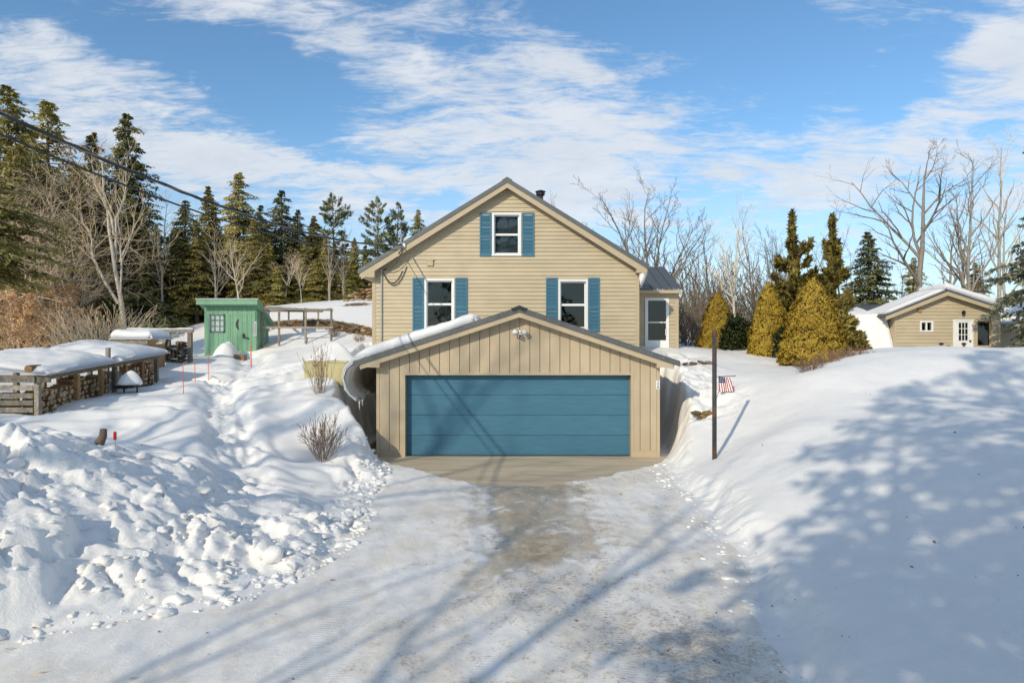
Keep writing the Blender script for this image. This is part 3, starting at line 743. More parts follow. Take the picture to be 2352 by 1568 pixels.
roof_side(house, RX, RZ + .12, XEL, ZEL, OY, HY + HD + .3, .035, M['roof_metal']); roof_side(house, RX, RZ + .12, XER, ZER, OY, HY + HD + .3, .035, M['roof_metal'])
MB().prism([(RX - .16, RZ + .12 - .16 * slope_l + .04), (RX, RZ + .165), (RX + .16, RZ + .12 - .16 * slope_l + .04), (RX + .16, RZ + .12 - .16 * slope_l + .025), (RX, RZ + .13), (RX - .16, RZ + .12 - .16 * slope_l + .025)], OY - .012, HY + HD + .3).build('ridge_cap', M['roof_metal'], house)
for xe, ze, s in ((XEL, ZEL, -1), (XER, ZER, 1)):
    # metal edge trim, rake board, soffit, eave return
    MB().prism([(RX, RZ + .12 - .13), (xe, ze - .13), (xe, ze + .012), (RX, RZ + .132)], OY - .02, OY - .002).build('rake_trim', M['roof_metal'], house)
    MB().prism([(RX, RZ - .17), (xe - s * .10, ze - .14 - .14), (xe - s * .10, ze - .04), (RX, RZ + .085)], OY + .003, OY + .035).build('rake_board', M['trim'], house)
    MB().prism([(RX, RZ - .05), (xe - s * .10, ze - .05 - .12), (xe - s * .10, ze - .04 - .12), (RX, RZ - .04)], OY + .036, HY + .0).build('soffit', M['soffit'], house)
    xw = HX0 if s < 0 else HX1; zi = RZ + .12 - slope_l * abs(RX - (xw - s * .12))
    MB().prism([(xw - s * .13, ze - .22), (xe - s * .06, ze - .20), (xe - s * .06, ze - .06), (xw - s * .13, zi - .06)], OY + .006, HY - .02).build('eave_return', M['trim'], house)
    MB().box(min(xe - s * .07, xe - s * .03), max(xe - s * .07, xe - s * .03), OY + .04, HY + HD + .2, ze - .2, ze - .03).build('fascia', M['trim'], house)
    MB().box(min(xw, xe - s * .07), max(xw, xe - s * .07), HY - .018, HY + HD, ze - .2, ze - .185).build('eave_soffit', M['soffit'], house)
# flue
FX, FY = 1.05, 25.2; fz = RZ - slope_l * (FX - RX)
fl = MB().tube([(FX, FY, fz - .2), (FX, FY, 8.18)], .105, 14); fp = fl.build('flue_pipe', M['steel'], house, True)
MB().tube([(FX, FY, 8.16), (FX, FY, 8.19), (FX, FY, 8.19), (FX, FY, 8.27)], [.10, .16, .16, .16], 14).tube([(FX, FY, 8.30), (FX, FY, 8.33), (FX, FY, 8.38)], [.19, .19, .05], 14).build('flue_cap', M['black'], fp)
MB().box(hx(981), hx(995), HY - .075, HY - .02, hz(611), hz(598)).box(hx(979), hx(997), HY - .09, HY - .019, hz(598), hz(596)).build('vent_cover', M['trim'], house)
# porch entrance to the right
PY = 22.95
PX1 = ux(1557, PY); porch = empty('porch', (5, PY, 2.5), 'small beige entry porch with grey ribbed metal roof beside house', 'porch')
DX0, DX1, DZ0, DZ1 = ux(1481, PY), ux(1536, PY), 2.48, vz(684, PY)
pw = MB(); wall_holes(pw, HX1 + .004, PX1, 1.8, flat(4.42), [(DX0 + .05, DX1 - .05, 2.3, DZ1 - .05)], PY, PY + .12)
pw.box(PX1 - .12, PX1, PY + .12, 26.4, 1.8, 4.42).box(HX1 + .004, PX1 - .12, 26.28, 26.4, 1.8, 4.42).build('wall', M['siding'], porch)
siding(porch, HX1 + .01, PX1 - .09, 2.0, 4.4, flat(4.38), [(DX0 - .01, DX1 + .01, 2.0, DZ1 + .01)], PY, .124, M['siding'])
MB().box(PX1 - .09, PX1 + .02, PY - .03, PY + .1, 1.8, 4.42).build('corner_board', M['trim'], porch)
MB().box(HX1 + .01, PX1 + .02, PY - .035, PY - .019, 4.18, 4.42).build('frieze_board', M['trim'], porch)
dr = MB()
for a in ((DX0, DX0 + .1, DZ0, DZ1), (DX1 - .1, DX1, DZ0, DZ1), (DX0 + .1, DX1 - .1, DZ1 - .09, DZ1), (DX0 + .1, DX1 - .1, DZ0, DZ0 + .36), (DX0 + .1, DX1 - .1, 3.42, 3.46)):
    dr.box(a[0], a[1], PY - .05, PY - .01, a[2], a[3])
door = dr.build('storm_door', M['white'], porch)
MB().box(DX0 + .1, DX1 - .1, PY - .03, PY - .025, DZ0 + .36, 3.42).build('pane', M['glass'], door); MB().box(DX0 + .1, DX1 - .1, PY - .034, PY - .029, 3.46, DZ1 - .09).build('pane', M['glass'], door)
MB().box(DX1 - .13, DX1 - .105, PY - .09, PY - .052, 3.0, 3.22).build('handle', M['white'], door)
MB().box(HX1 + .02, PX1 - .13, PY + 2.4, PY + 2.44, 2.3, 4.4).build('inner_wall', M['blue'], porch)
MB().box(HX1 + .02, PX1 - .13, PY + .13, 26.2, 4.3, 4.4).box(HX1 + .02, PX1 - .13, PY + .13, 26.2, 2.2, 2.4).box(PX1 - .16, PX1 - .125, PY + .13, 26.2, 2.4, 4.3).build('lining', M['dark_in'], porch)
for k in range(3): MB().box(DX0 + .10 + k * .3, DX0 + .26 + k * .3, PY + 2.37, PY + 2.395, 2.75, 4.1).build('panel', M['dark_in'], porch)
PXE = ux(1567, PY - .35)
npan = 6
for i in range(npan):
    a = HX1 - .35 + (PXE - HX1 + .35) * i / npan; b = HX1 - .35 + (PXE - HX1 + .35) * (i + 1) / npan; b2 = b - .004
    y0, y1, z0, z1 = PY - .35, 25.3, 4.56, 5.57
    pmb = MB().add([(a, y0, z0), (b2, y0, z0), (b2, y1, z1), (a, y1, z1), (a, y0, z0 - .03), (b2, y0, z0 - .03), (b2, y1, z1 - .03), (a, y1, z1 - .03)],
             [(0, 1, 2, 3), (7, 6, 5, 4), (0, 4, 5, 1), (1, 5, 6, 2), (2, 6, 7, 3), (3, 7, 4, 0)])
    pmb.add([(a, y0, z0 + .001), (a + .03, y0, z0 + .001), (a + .03, y1, z1 + .001), (a, y1, z1 + .001), (a + .008, y0, z0 + .03), (a + .022, y0, z0 + .03), (a + .022, y1, z1 + .03), (a + .008, y1, z1 + .03)],
            [(4, 5, 6, 7), (0, 4, 7, 3), (1, 2, 6, 5), (0, 1, 5, 4)])
    pmb.build('roof_panel', M['roof_metal'], porch)
MB().add([(HX1 - .35, 25.3, 5.57), (PXE, 25.3, 5.57), (PXE, 27.8, 4.56), (HX1 - .35, 27.8, 4.56)], [(0, 1, 2, 3)]).build('rear_roof', M['roof_metal'], porch)
MB().box(HX1 + .02, PXE - .02, PY - .33, PY - .02, 4.40, 4.5).build('fascia', M['trim'], porch)
# service cable fittings on the gable
sv = MB().tube([(hx(877), HY - .06, 2.4), (hx(877), HY - .06, hz(624))], .024, 8).tube([(hx(877), HY - .06, hz(624)), (hx(877), HY - .07, hz(620)), (hx(880), HY - .11, hz(619))], [.045, .045, .03], 8)
sv.build('conduit', M['galv'], house)
AT = Vector((hx(931), OY - .05, hz(566)))
def sagline(a, b, sag, n=24):
    a = Vector(a); b = Vector(b); return [a.lerp(b, i / n) - Vector((0, 0, sag * 4 * (i / n) * (1 - i / n))) for i in range(n + 1)]
cw = MB()
for (p, q, s) in ((AT, (hx(879), HY - .1, hz(621)), .16), (AT + Vector((.03, 0, -.03)), (hx(880), HY - .09, hz(619)), .26), ((hx(879), HY - .08, hz(622)), (hx(925), HY - .04, hz(622)), .38), ((hx(879), HY - .08, hz(622)), (hx(935), HY - .04, hz(612)), .52)):
    cw.tube(sagline(p, q, s, 14), .013, 5)
cw.build('service_wires', M['cable'], house)
MB().box(hx(929), hx(935), OY - .06, HY - .02, hz(571), hz(563)).build('cable_bracket', M['white'], house)

# ------------------------------------------------------------------ garage
GY = 16.7
def gxx(u): return ux(u, GY)
def gzz(v): return vz(v, GY)
garage = empty('garage', (.15, GY, 0), 'beige board sided garage with wide blue door dug into the snowy bank', 'garage')
GX0, GX1 = gxx(865), gxx(1515); GRX = ux(1193, 16.4); GRZ = vz(706, 16.4); GXEL, GXER = ux(812, 16.4), ux(1562, 16.4); GZE = vz(831, 16.4)
gs = (GRZ - GZE) / (GRX - GXEL); gs_r = (GRZ - GZE) / (GXER - GRX)
DX0g, DX1g, DZg = gxx(931), gxx(1449), gzz(861)
GT = gable(GX0, GRZ - .16 - gs * (GRX - GX0), GX1, GRZ - .16 - gs_r * (GX1 - GRX), GRX, GRZ - .16)
gw = MB(); wall_holes(gw, GX0 + .01, GX1 - .01, -.1, GT, [(DX0g - .005, DX1g + .005, -.1, DZg)], GY + .004, GY + .16)
gw.box(GX0 + .01, GX0 + .15, GY + .16, HY - .03, -.1, GT(GX0) - .02).box(GX1 - .15, GX1 - .01, GY + .16, HY - .03, -.1, GT(GX1) - .02)
gw.build('wall', M['plank'], garage)
PWD = .245; xk = GX0 + .08
while xk < GX1 - .09:
    a, b = xk, min(xk + PWD - .016, GX1 - .085)
    segs = []
    if b < DX0g - .06 or a > DX1g + .06: segs = [(a, b, .14)]
    elif a < DX0g - .06: segs = [(a, DX0g - .06, .14), (DX0g - .06, b, DZg + .06)]
    elif b > DX1g + .06: segs = [(a, DX1g + .06, DZg + .06), (DX1g + .06, b, .14)]
    else: segs = [(a, b, DZg + .06)]
    for (p, q, zb) in segs:
        if q - p < .02: continue
        top = [(q, GT(q) - .01), (p, GT(p) - .01)]
        if p < GRX < q: top = [(q, GT(q) - .01), (GRX, GT(GRX) - .01), (p, GT(p) - .01)]
        MB().prism([(p, zb), (q, zb)] + top, GY - .026, GY + .002).build('plank', M['plank'], garage)
    xk += PWD
for a, b in ((GX0, GX0 + .075), (GX1 - .08, GX1)):
    MB().box(a, b, GY - .032, GY + .15, -.05, GT(a) - .02).build('corner_board', M['trim'], garage)
for a, b in ((GX0 + .078, DX0g - .06), (DX1g + .06, GX1 - .083)):
    MB().box(a, b, GY - .036, GY + .002, -.05, .138).build('skirt_board', M['trim'], garage)
cas = MB().box(DX0g - .06, DX0g, GY - .035, GY + .22, -.06, DZg + .06).box(DX1g, DX1g + .06, GY - .035, GY + .22, -.06, DZg + .06).box(DX0g, DX1g, GY - .035, GY + .22, DZg, DZg + .06)
cas.build('door_casing', M['trim'], garage)
gd = MB().box(DX0g + .002, DX1g - .002, GY + .226, GY + .236, -.02, DZg + .05).build('garage_door', M['door_blue'], garage)
nP = 4
for i in range(nP):
    h0 = -.008 + (DZg + .01) * i / nP; h1 = -.008 + (DZg + .01) * (i + 1) / nP - .007
    MB().box(DX0g + .003, DX1g - .003, GY + .185, GY + .223, h0, h1).build('door_panel', M['door_blue'], gd, bevel=.004)
MB().tube([(gxx(1180), GY + .186, gzz(924)), (gxx(1180), GY + .178, gzz(924))], .012, 8).build('lock', M['steel'], gd)
MB().box(GX0 + .15, GX1 - .15, GY + .25, HY - .05, -.09, -.02).build('floor', M['concrete'], garage)
GO = 16.38
roof_side(garage, GRX, GRZ, GXEL, GZE, GO, HY - .03, .03, M['roof_metal']); roof_side(garage, GRX, GRZ, GXER, GZE, GO, HY - .03, .03, M['roof_metal'])
MB().prism([(GRX - .2, GRZ - .2 * gs + .045), (GRX, GRZ + .055), (GRX + .2, GRZ - .2 * gs_r + .045), (GRX + .2, GRZ - .2 * gs_r + .025), (GRX, GRZ + .035), (GRX - .2, GRZ - .2 * gs + .025)], GO - .012, HY - .03).build('ridge_cap', M['roof_metal'], garage)
MB().prism([(GRX - .19, GRZ - .19 * gs + .03), (GRX, GRZ + .04), (GRX + .19, GRZ - .19 * gs_r + .03), (GRX + .15, GRZ - .13), (GRX, GRZ - .05), (GRX - .15, GRZ - .13)][::-1], GO - .026, GO - .022).build('ridge_closure', M['roof_dark'], garage)
for xe, s, sl in ((GXEL, -1, gs), (GXER, 1, gs_r)):
    MB().prism([(GRX, GRZ - .115), (xe, GZE - .115), (xe, GZE + .01), (GRX, GRZ + .01)], GO - .02, GO - .002).build('rake_trim', M['roof_metal'], garage)
    sc = MB()
    for k in range(14):
        t = (k + .5) / 14; x = GRX + (xe - GRX) * t; z = GRZ + (GZE - GRZ) * t - .05; sc.tube([(x, GO - .021, z), (x, GO - .027, z)], .009, 6)
    sc.build('screws', M['galv'], garage)['kind'] = 'stuff'
    xi = xe - s * .16
    MB().prism([(GRX, GRZ - .115 - .12), (xi, GZE + sl * .16 - .115 - .12), (xi, GZE + sl * .16 - .04), (GRX, GRZ - .035)], GO + .003, GO + .035).build('rake_board', M['trim'], garage)
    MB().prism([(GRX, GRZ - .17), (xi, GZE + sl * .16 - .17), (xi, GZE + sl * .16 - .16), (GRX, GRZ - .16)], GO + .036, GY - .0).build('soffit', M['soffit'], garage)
    xw = GX0 if s < 0 else GX1; xin = xw - s * .13
    MB().prism([(xin, GZE - .14), (xi, GZE - .12), (xi, GZE + .02), (xin, GRZ - sl * abs(GRX - xin) - .13)], GO + .006, GY - .02).build('eave_return', M['trim'], garage)
    MB().box(min(xi, xi + s * .03), max(xi, xi + s * .03), GO + .04, HY - .03, GZE - .13, GZE - .0).build('fascia', M['trim'], garage)
# flood light with camera
FLX, FLY, FLZ = gxx(1194), GY - .024, gzz(763)
fl = empty('flood_light', (FLX, FLY, FLZ), 'white twin floodlight with camera on garage gable', 'floodlight')
MB().tube([(FLX, FLY, FLZ), (FLX, FLY - .04, FLZ)], .055, 14).tube([(FLX, FLY - .04, FLZ), (FLX, FLY - .10, FLZ)], .03, 10).build('mount', M['white'], fl, True)
for s in (-1, 1):
    h = MB().tube([(FLX + s * .05, FLY - .08, FLZ + .03), (FLX + s * .10, FLY - .13, FLZ + .02), (FLX + s * .115, FLY - .19, FLZ - .005), (FLX + s * .12, FLY - .21, FLZ - .015)], [.025, .05, .068, .07], 12)
    h.build('lamp_head', M['white'], fl, True)
cb = MB().box(FLX - .045, FLX + .045, FLY - .17, FLY - .08, FLZ - .13, FLZ - .035).build('camera_body', M['white'], fl, bevel=.015)
MB().box(FLX - .032, FLX + .032, FLY - .178, FLY - .1705, FLZ - .118, FLZ - .06).build('lens', M['black'], cb)
# house number plate
plate = empty('number_plate', (gxx(1510), GY - .036, gzz(893)), 'white plate with house number 179 on garage corner', 'number plate')
px0, px1 = gxx(1506.5), gxx(1514.5)
MB().box(px0, px1, GY - .044, GY - .034, gzz(893), gzz(873)).build('plate', M['white'], plate)
def text(body, size, loc, mat, parent, name):
    cu = bpy.data.curves.new(name, 'FONT'); cu.body = body; cu.size = size; cu.align_x = 'CENTER'; cu.align_y = 'CENTER'; cu.extrude = .001; cu.offset = .002
    cu.materials.append(mat); o = bpy.data.objects.new(name, cu); COL.objects.link(o); bpy.context.view_layer.update(); me = bpy.data.meshes.new_from_object(o.evaluated_get(bpy.context.evaluated_depsgraph_get())); bpy.data.objects.remove(o); o = link(name, me, parent, Vector(loc) - WL[parent.name]); o.rotation_euler = (R(90), 0, 0); return o
for i, c in enumerate('179'): text(c, .085, ((px0 + px1) / 2, GY - .0462, gzz(876.3 + 6.5 * i)), M['black'], plate, 'digit')

# ------------------------------------------------------------------ snow blankets
def blanket(name, x0, x1, y0, y1, base, thick, label, cat='snow', edge=.25, n=(40, 40), seed=1, lump=.05, parent=None, shape=None, group=None):
    """a layer of snow lying on base(x,y), rounded at its rim"""
    gx_, gy_ = np.meshgrid(np.linspace(x0, x1, n[0]), np.linspace(y0, y1, n[1]))
    dx = np.minimum(gx_ - x0, x1 - gx_); dy = np.minimum(gy_ - y0, y1 - gy_); dd = np.minimum(dx, dy)
    rim = np.sqrt(np.clip(1 - (1 - np.clip(dd / edge, 0, 1)) ** 2, 0, 1))
    b = base(gx_, gy_); t = thick(gx_, gy_) if callable(thick) else thick
    t = t * (1 + fbm(gx_ * 1.3, gy_ * 1.3, 3, seed) * .35) + fbm(gx_ * 5, gy_ * 5, 3, seed + 3) * lump * .3
    if shape is not None: t = t * shape(gx_, gy_)
    top = b + .006 + np.maximum(t, .002) * rim
    ou = .02
    V = np.concatenate([np.stack([gx_.ravel(), gy_.ravel(), top.ravel()], 1), np.stack([gx_.ravel(), gy_.ravel(), (b + .003).ravel()], 1)])
    m = n[0] * n[1]; idx = np.arange(m).reshape(n[1], n[0])
    Q = np.stack([idx[:-1, :-1].ravel(), idx[:-1, 1:].ravel(), idx[1:, 1:].ravel(), idx[1:, :-1].ravel()], 1)
    ring = np.concatenate([idx[0, :], idx[1:, -1], idx[-1, -2::-1], idx[-2:0:-1, 0]]); nr = np.roll(ring, -1)
    side = np.stack([ring, ring + m, nr + m, nr], 1)[:, ::-1]
    me = mesh_np(name, V - np.array([x0, y0, float(b.min())]), [Q, Q[:, ::-1] + m, side], M['snow'], True)
    o = link(name, me, None, (x0, y0, float(b.min()))); tag(o, label, cat, group); return o
blanket('roof_snow', GXEL - .02, -.85, GO + .03, HY - .12, lambda x, y: GRZ + .02 + (x - GRX) * gs, lambda x, y: .27 + .04 * np.sin(y), 'thick snow slab lying on left slope of garage roof', edge=.33, n=(50, 50), seed=5)
def curtain():
    prof = [(-3.55, 2.40, .20), (-3.82, 2.33, .20), (-3.99, 2.15, .17), (-4.06, 1.90, .14), (-4.02, 1.66, .11), (-3.90, 1.48, .09), (-3.76, 1.36, .055)]
    V = []; k = len(prof); ys_ = np.linspace(GO + .0, 20.6, 46)
    inn = []
    for j, y in enumerate(ys_):
        f = 1 - .35 * sstep(17.5, 20.5, y) + .10 * math.sin(y * 3.1) * .5 + float(fbm(np.array([y * 2.0]), np.array([1.]), 3, 7)[0]) * .22
        for i, (x, z, t) in enumerate(prof):
            q = i / (k - 1); zz = 2.40 - (2.40 - z) * (1 + (f - 1) * q) + float(fbm(np.array([y * 5.]), np.array([i * .7]), 2, 9)[0]) * .05
            xx = x + float(fbm(np.array([y * 2.5]), np.array([i * .5]), 3, 11)[0]) * .10
            a = prof[max(0, i - 1)]; b = prof[min(k - 1, i + 1)]; dx, dz = b[0] - a[0], b[1] - a[1]; l = math.hypot(dx, dz); nx_, nz_ = dz / l, -dx / l
            endr = math.sqrt(max(.02, 1 - (1 - min(1, (y - ys_[0]) / .18)) ** 2)) * (1 if j < len(ys_) - 1 else .1)
            V.append((xx + nx_ * t / 2 * endr, y, zz + nz_ * t / 2 * endr)); inn.append((xx - nx_ * t / 2 * endr, y, zz - nz_ * t / 2 * endr))
    n = len(V); V = np.array(V + inn); idx = np.arange(n).reshape(len(ys_), k)
    Q = np.stack([idx[:-1, :-1].ravel(), idx[:-1, 1:].ravel(), idx[1:, 1:].ravel(), idx[1:, :-1].ravel()], 1)
    ring = np.concatenate([idx[0, :], idx[1:, -1], idx[-1, -2::-1], idx[-2:0:-1, 0]]); nr = np.roll(ring, -1)
    side = np.stack([ring, ring + n, nr + n, nr], 1)
    base = np.array([-3.8, GO, 1.3])
    me = mesh_np('snow_overhang', V - base, [Q[:, ::-1], Q + n, side], M['snow'], True)
    return tag(link('snow_overhang', me, None, base), 'curled snow sheet sliding off garage eave and hanging over the gap', 'snow')
curtain()
def icemat():
    m, nt, b = new_mat('ice_clear'); b.inputs['Base Color'].default_value = (.86, .91, .94, 1); b.inputs['Roughness'].default_value = .12; b.inputs['Transmission Weight'].default_value = .55; b.inputs['IOR'].default_value = 1.31
    return m
M['icicle'] = icemat()
for i, (x, y, z, l) in enumerate(((-3.70, 16.55, 1.34, .22), (-3.64, 16.62, 1.36, .14), (-3.72, 16.9, 1.33, .12))):
    thing_mesh(MB().tube([(x, y, z + .03), (x, y, z - l * .4), (x + .005, y, z - l)], [.02, .012, .002], 7), 'icicle', M['icicle'], (x, y, z - l),
               ['long icicle at near tip of the snow overhang', 'short icicle beside the long one under the overhang', 'small icicle further back under the overhang'][i], 'icicle', 'icicles under the snow overhang', True)
# ice hanging on the house's right eave
ih = MB(); rnd = random.Random(3)
for i in range(9):
    x = XER - .25 + rnd.uniform(0, .2); y = OY + .1 + rnd.uniform(0, 1.2); l = rnd.uniform(.2, .55) * (1 - .5 * i / 9)
    ih.tube([(x, y, ZER - .02), (x + .03, y, ZER - .18), (x - .02, y, ZER - .25 - l * .6), (x - .05, y, ZER - .3 - l)], [.09, .13, .07, .01], 8)
thing_mesh(ih, 'eave_ice', M['snow'], (XER - .2, OY + .3, ZER - .8), 'lumpy frozen snow hanging from right eave of house', 'ice', smooth=True)
blanket('roof_snow', HX1 - .15, HX1 + .45, 23.2, 24.9, lambda x, y: 4.60 + (y - (PY - .35)) * (1.01 / 2.7), .12, 'small snow patch left on the porch roof', edge=.2, n=(14, 24), seed=9)

# ------------------------------------------------------------------ utility cables
def cables():
    far = Vector((-8.9, -14, 11.3)); AT2 = AT + Vector((-.05, -.02, 0))
    p = sagline(far, AT2, 2.78, 90)
    root = empty('power_cable', AT, 'thick twisted grey power cable coming down to house gable', 'cable')
    for k in range(3):
        pts = []
        for i, q in enumerate(p):
            a = i * 1.5 + k * 2.094; r_ = .016; pts.append(q + Vector((r_ * math.cos(a), 0, r_ * math.sin(a))))
        MB().tube(pts, .0135 if k else .010, 5).build('strand', M['cable_grey'] if k == 0 else M['cable'], root, True)
    far2 = far + Vector((-.06, .3, -.22)); p2 = sagline(far2, AT + Vector((-.2, -.02, -.16)), 2.78, 60)
    thing_mesh(MB().tube(p2, .014, 5), 'telephone_cable', M['cable'], p2[-1], 'thin dark telephone line running below the power cable', 'cable', smooth=True)
    pole = empty('utility_pole', (-8.9, -14.2, 0), 'tall brown wooden utility pole beside the road', 'pole')
    MB().tube([(-8.9, -14.2, -.3), (-8.9, -14.2, 12.0)], [.17, .12], 12).build('shaft', M['bark'], pole, True)
cables()

# ------------------------------------------------------------------ vegetation generators
def tubes_np(groups):
    """groups: dict n_sides -> list of (pts (k,3), rad (k)) ; returns V, quads"""
    Vs, Fs, off = [], [], 0
    byk = {}
    for n, lst in groups.items():
        for p, r in lst: byk.setdefault((n, len(p)), []).append((p, r))
    for (n, k), lst in byk.items():
        P = np.array([a for a, _ in lst]); Rr = np.array([b for _, b in lst]); m = len(lst)
        T = np.empty_like(P); T[:, 1:-1] = P[:, 2:] - P[:, :-2]; T[:, 0] = P[:, 1] - P[:, 0]; T[:, -1] = P[:, -1] - P[:, -2]
        T /= np.linalg.norm(T, axis=2, keepdims=True) + 1e-9
        main = T.mean(1, keepdims=True); ref = np.where(np.abs(main[..., 2:3]) > .8, np.array([1., 0, 0]), np.array([0, 0, 1.])) * np.ones_like(P)
        S = np.cross(T, ref); S /= np.linalg.norm(S, axis=2, keepdims=True) + 1e-9; B = np.cross(T, S)
        a = np.arange(n) * 2 * np.pi / n
        V = P[:, :, None, :] + Rr[:, :, None, None] * (S[:, :, None, :] * np.cos(a)[None, None, :, None] + B[:, :, None, :] * np.sin(a)[None, None, :, None])
        idx = np.arange(m * k * n).reshape(m, k, n) + off
        a0 = idx[:, :-1, :]; a1 = np.roll(idx, -1, 2)[:, :-1, :]; b1 = np.roll(idx, -1, 2)[:, 1:, :]; b0 = idx[:, 1:, :]
        Fs.append(np.stack([a0.ravel(), a1.ravel(), b1.ravel(), b0.ravel()], 1)); Vs.append(V.reshape(-1, 3)); off += m * k * n
    return np.concatenate(Vs), np.concatenate(Fs)

def rot_about(d, axis_, ang):
    return Quaternion(axis_, ang) @ d
def forked_tree(Y, label, group):
    S = F / Y; bx, bv = 278, 768
    limbs = [([(280, 768), (275, 690), (273, 597), (263, 529), (246, 478), (239, 426), (236, 358), (236, 318)], .115), ([(272, 655), (240, 597), (219, 546), (202, 495), (181, 450)], .075), ([(265, 545), (270, 461), (280, 409), (290, 330)], .06),
             ([(275, 560), (282, 526), (308, 481), (342, 440)], .05), ([(262, 500), (253, 443), (225, 385), (205, 328)], .055), ([(276, 640), (284, 560), (268, 470), (262, 380)], .05)]
    b = Bare(91, 1, .001, .42, 0, levels=4, kids=(9, 6, 4), ratio=.38, up=.3)
    for j, (pts, r0) in enumerate(limbs):
        L3 = [Vector(((u - bx) / S, (math.sin(i * 1.7 + j * 2) * .25 if i else 0), (bv - v) / S)) for i, (u, v) in enumerate(pts)]
        n = 10; P = []
        for q in range(n):
            t = q / (n - 1) * (len(L3) - 1); i0 = min(int(t), len(L3) - 2); P.append(L3[i0].lerp(L3[i0 + 1], t - i0) + Vector((b.r.gauss(0, .03), b.r.gauss(0, .03), 0)) * (q > 0))
        rr = [r0 * (1 - .8 * q / (n - 1)) for q in range(n)]; b.trunk.setdefault(7, []).append(([tuple(p) for p in P], rr))
        for q in range(3 if j else 5, n):
            for _ in range(2):
                d = (P[q] - P[q - 1]).normalized(); ax = rot_about(d.orthogonal().normalized(), d, b.r.uniform(0, 6.28)); b.branch(P[q], rot_about(d, ax, b.r.uniform(.3, .7)), b.r.uniform(.8, 1.9), rr[q] * .5, 2, .2)
    x = ux(bx, Y); o = empty('forked_tree', (x, Y, gzs(x, Y) - .1), label, 'tree', group); t, c = b.meshes('forked', M['bark_pale'], M['twig_pale']); link('trunk', t, o); link('crown', c, o)
class Bare:
    """leafless tree: trunk limbs and a crown of branches and twigs"""
    def __init__(self, seed, h, r0, spread=.6, stems=1, fork=.35, lean=(0, 0), levels=4, kids=(7, 5, 5, 4), up=.35, wob=.10, clear=.25, ratio=.55, stem_spread=.12):
        self.r = random.Random(seed); self.trunk = {}; self.crown = {}; self.tips = []
        self.levels, self.kids, self.up, self.wob, self.spread, self.ratio = levels, kids, up, wob, spread, ratio
        a = self.r.uniform(0, 6.28)
        for s in range(stems):
            d = Vector((lean[0], lean[1], 1))
            if stems > 1: d += Vector((math.cos(a + s * 6.28 / stems), math.sin(a + s * 6.28 / stems), 0)) * stem_spread * self.r.uniform(.45, 1.1)
            p0 = Vector((self.r.uniform(-1, 1), self.r.uniform(-1, 1), 0)) * (r0 * 1.3 if stems > 1 else 0) + Vector((0, 0, -.3))
            self.branch(p0, d.normalized(), h * (1 if s == 0 else self.r.uniform(.75, 1)), r0 * (1 if s == 0 else self.r.uniform(.6, .95)), 0, clear)
    def branch(self, p, d, length, rad, lv, clear):
        r = self.r; k = (10, 7, 5, 4, 3)[min(lv, 4)]
        pts = [p.copy()]; rr = [rad]; dirs = [d.copy()]; q = p.copy(); dd = d.copy()
        for i in range(1, k):
            dd = dd + Vector((r.gauss(0, 1), r.gauss(0, 1), r.gauss(0, .6))) * self.wob * (1.5 if lv else .7)
            if lv > 0: dd.z += self.up * (.32 if lv < 3 else .2)
            dd.normalize(); q = q + dd * (length / (k - 1)); pts.append(q.copy()); dirs.append(dd.copy())
            t = i / (k - 1); rr.append(max(.005, rad * ((1 - t * .88) if lv == 0 else (1 - t * .8))))
        sides = (7, 5, 4, 3, 3)[min(lv, 4)]
        store = self.trunk if lv <= 0 or (lv == 1 and rad > .03) else self.crown
        store.setdefault(sides, []).append(([tuple(v) for v in pts], rr))
        if lv >= self.levels - 1: self.tips.append((pts[-1], dirs[-1])); return
        n = self.kids[lv]
        for i in range(n):
            t = clear + (1 - clear) * (i + r.uniform(.1, .9)) / n if lv == 0 else .2 + .8 * (i + r.uniform(.1, .9)) / n
            f = min(t, .999) * (k - 1); j = int(f); w = f - j; bp = pts[j].lerp(pts[j + 1], w); br = rr[j] * (1 - w) + rr[j + 1] * w; bd = dirs[j]
            ax = bd.orthogonal().normalized(); ax = rot_about(ax, bd, r.uniform(0, 6.283) if lv else i * 2.4 + r.uniform(-.6, .6))
            ang = self.spread * r.uniform(.75, 1.3)
            nd = rot_about(bd, ax, ang)
            ll = length * self.ratio * r.uniform(.65, 1.1) * ((1.15 - .75 * (t - clear) / (1 - clear)) if lv == 0 else (1.05 - .5 * t))
            self.branch(bp, nd, ll, min(br * .72, rad * .55), lv + 1, .2)
    def meshes(self, name, mt, mc, leaf=None):
        V, Q = tubes_np(self.trunk); t = mesh_np(name + '_trunk', V, [Q], mt, True)
        c = None
        if self.crown: V, Q = tubes_np(self.crown); c = mesh_np(name + '_crown', V, [Q], mc, False)
        return t, c

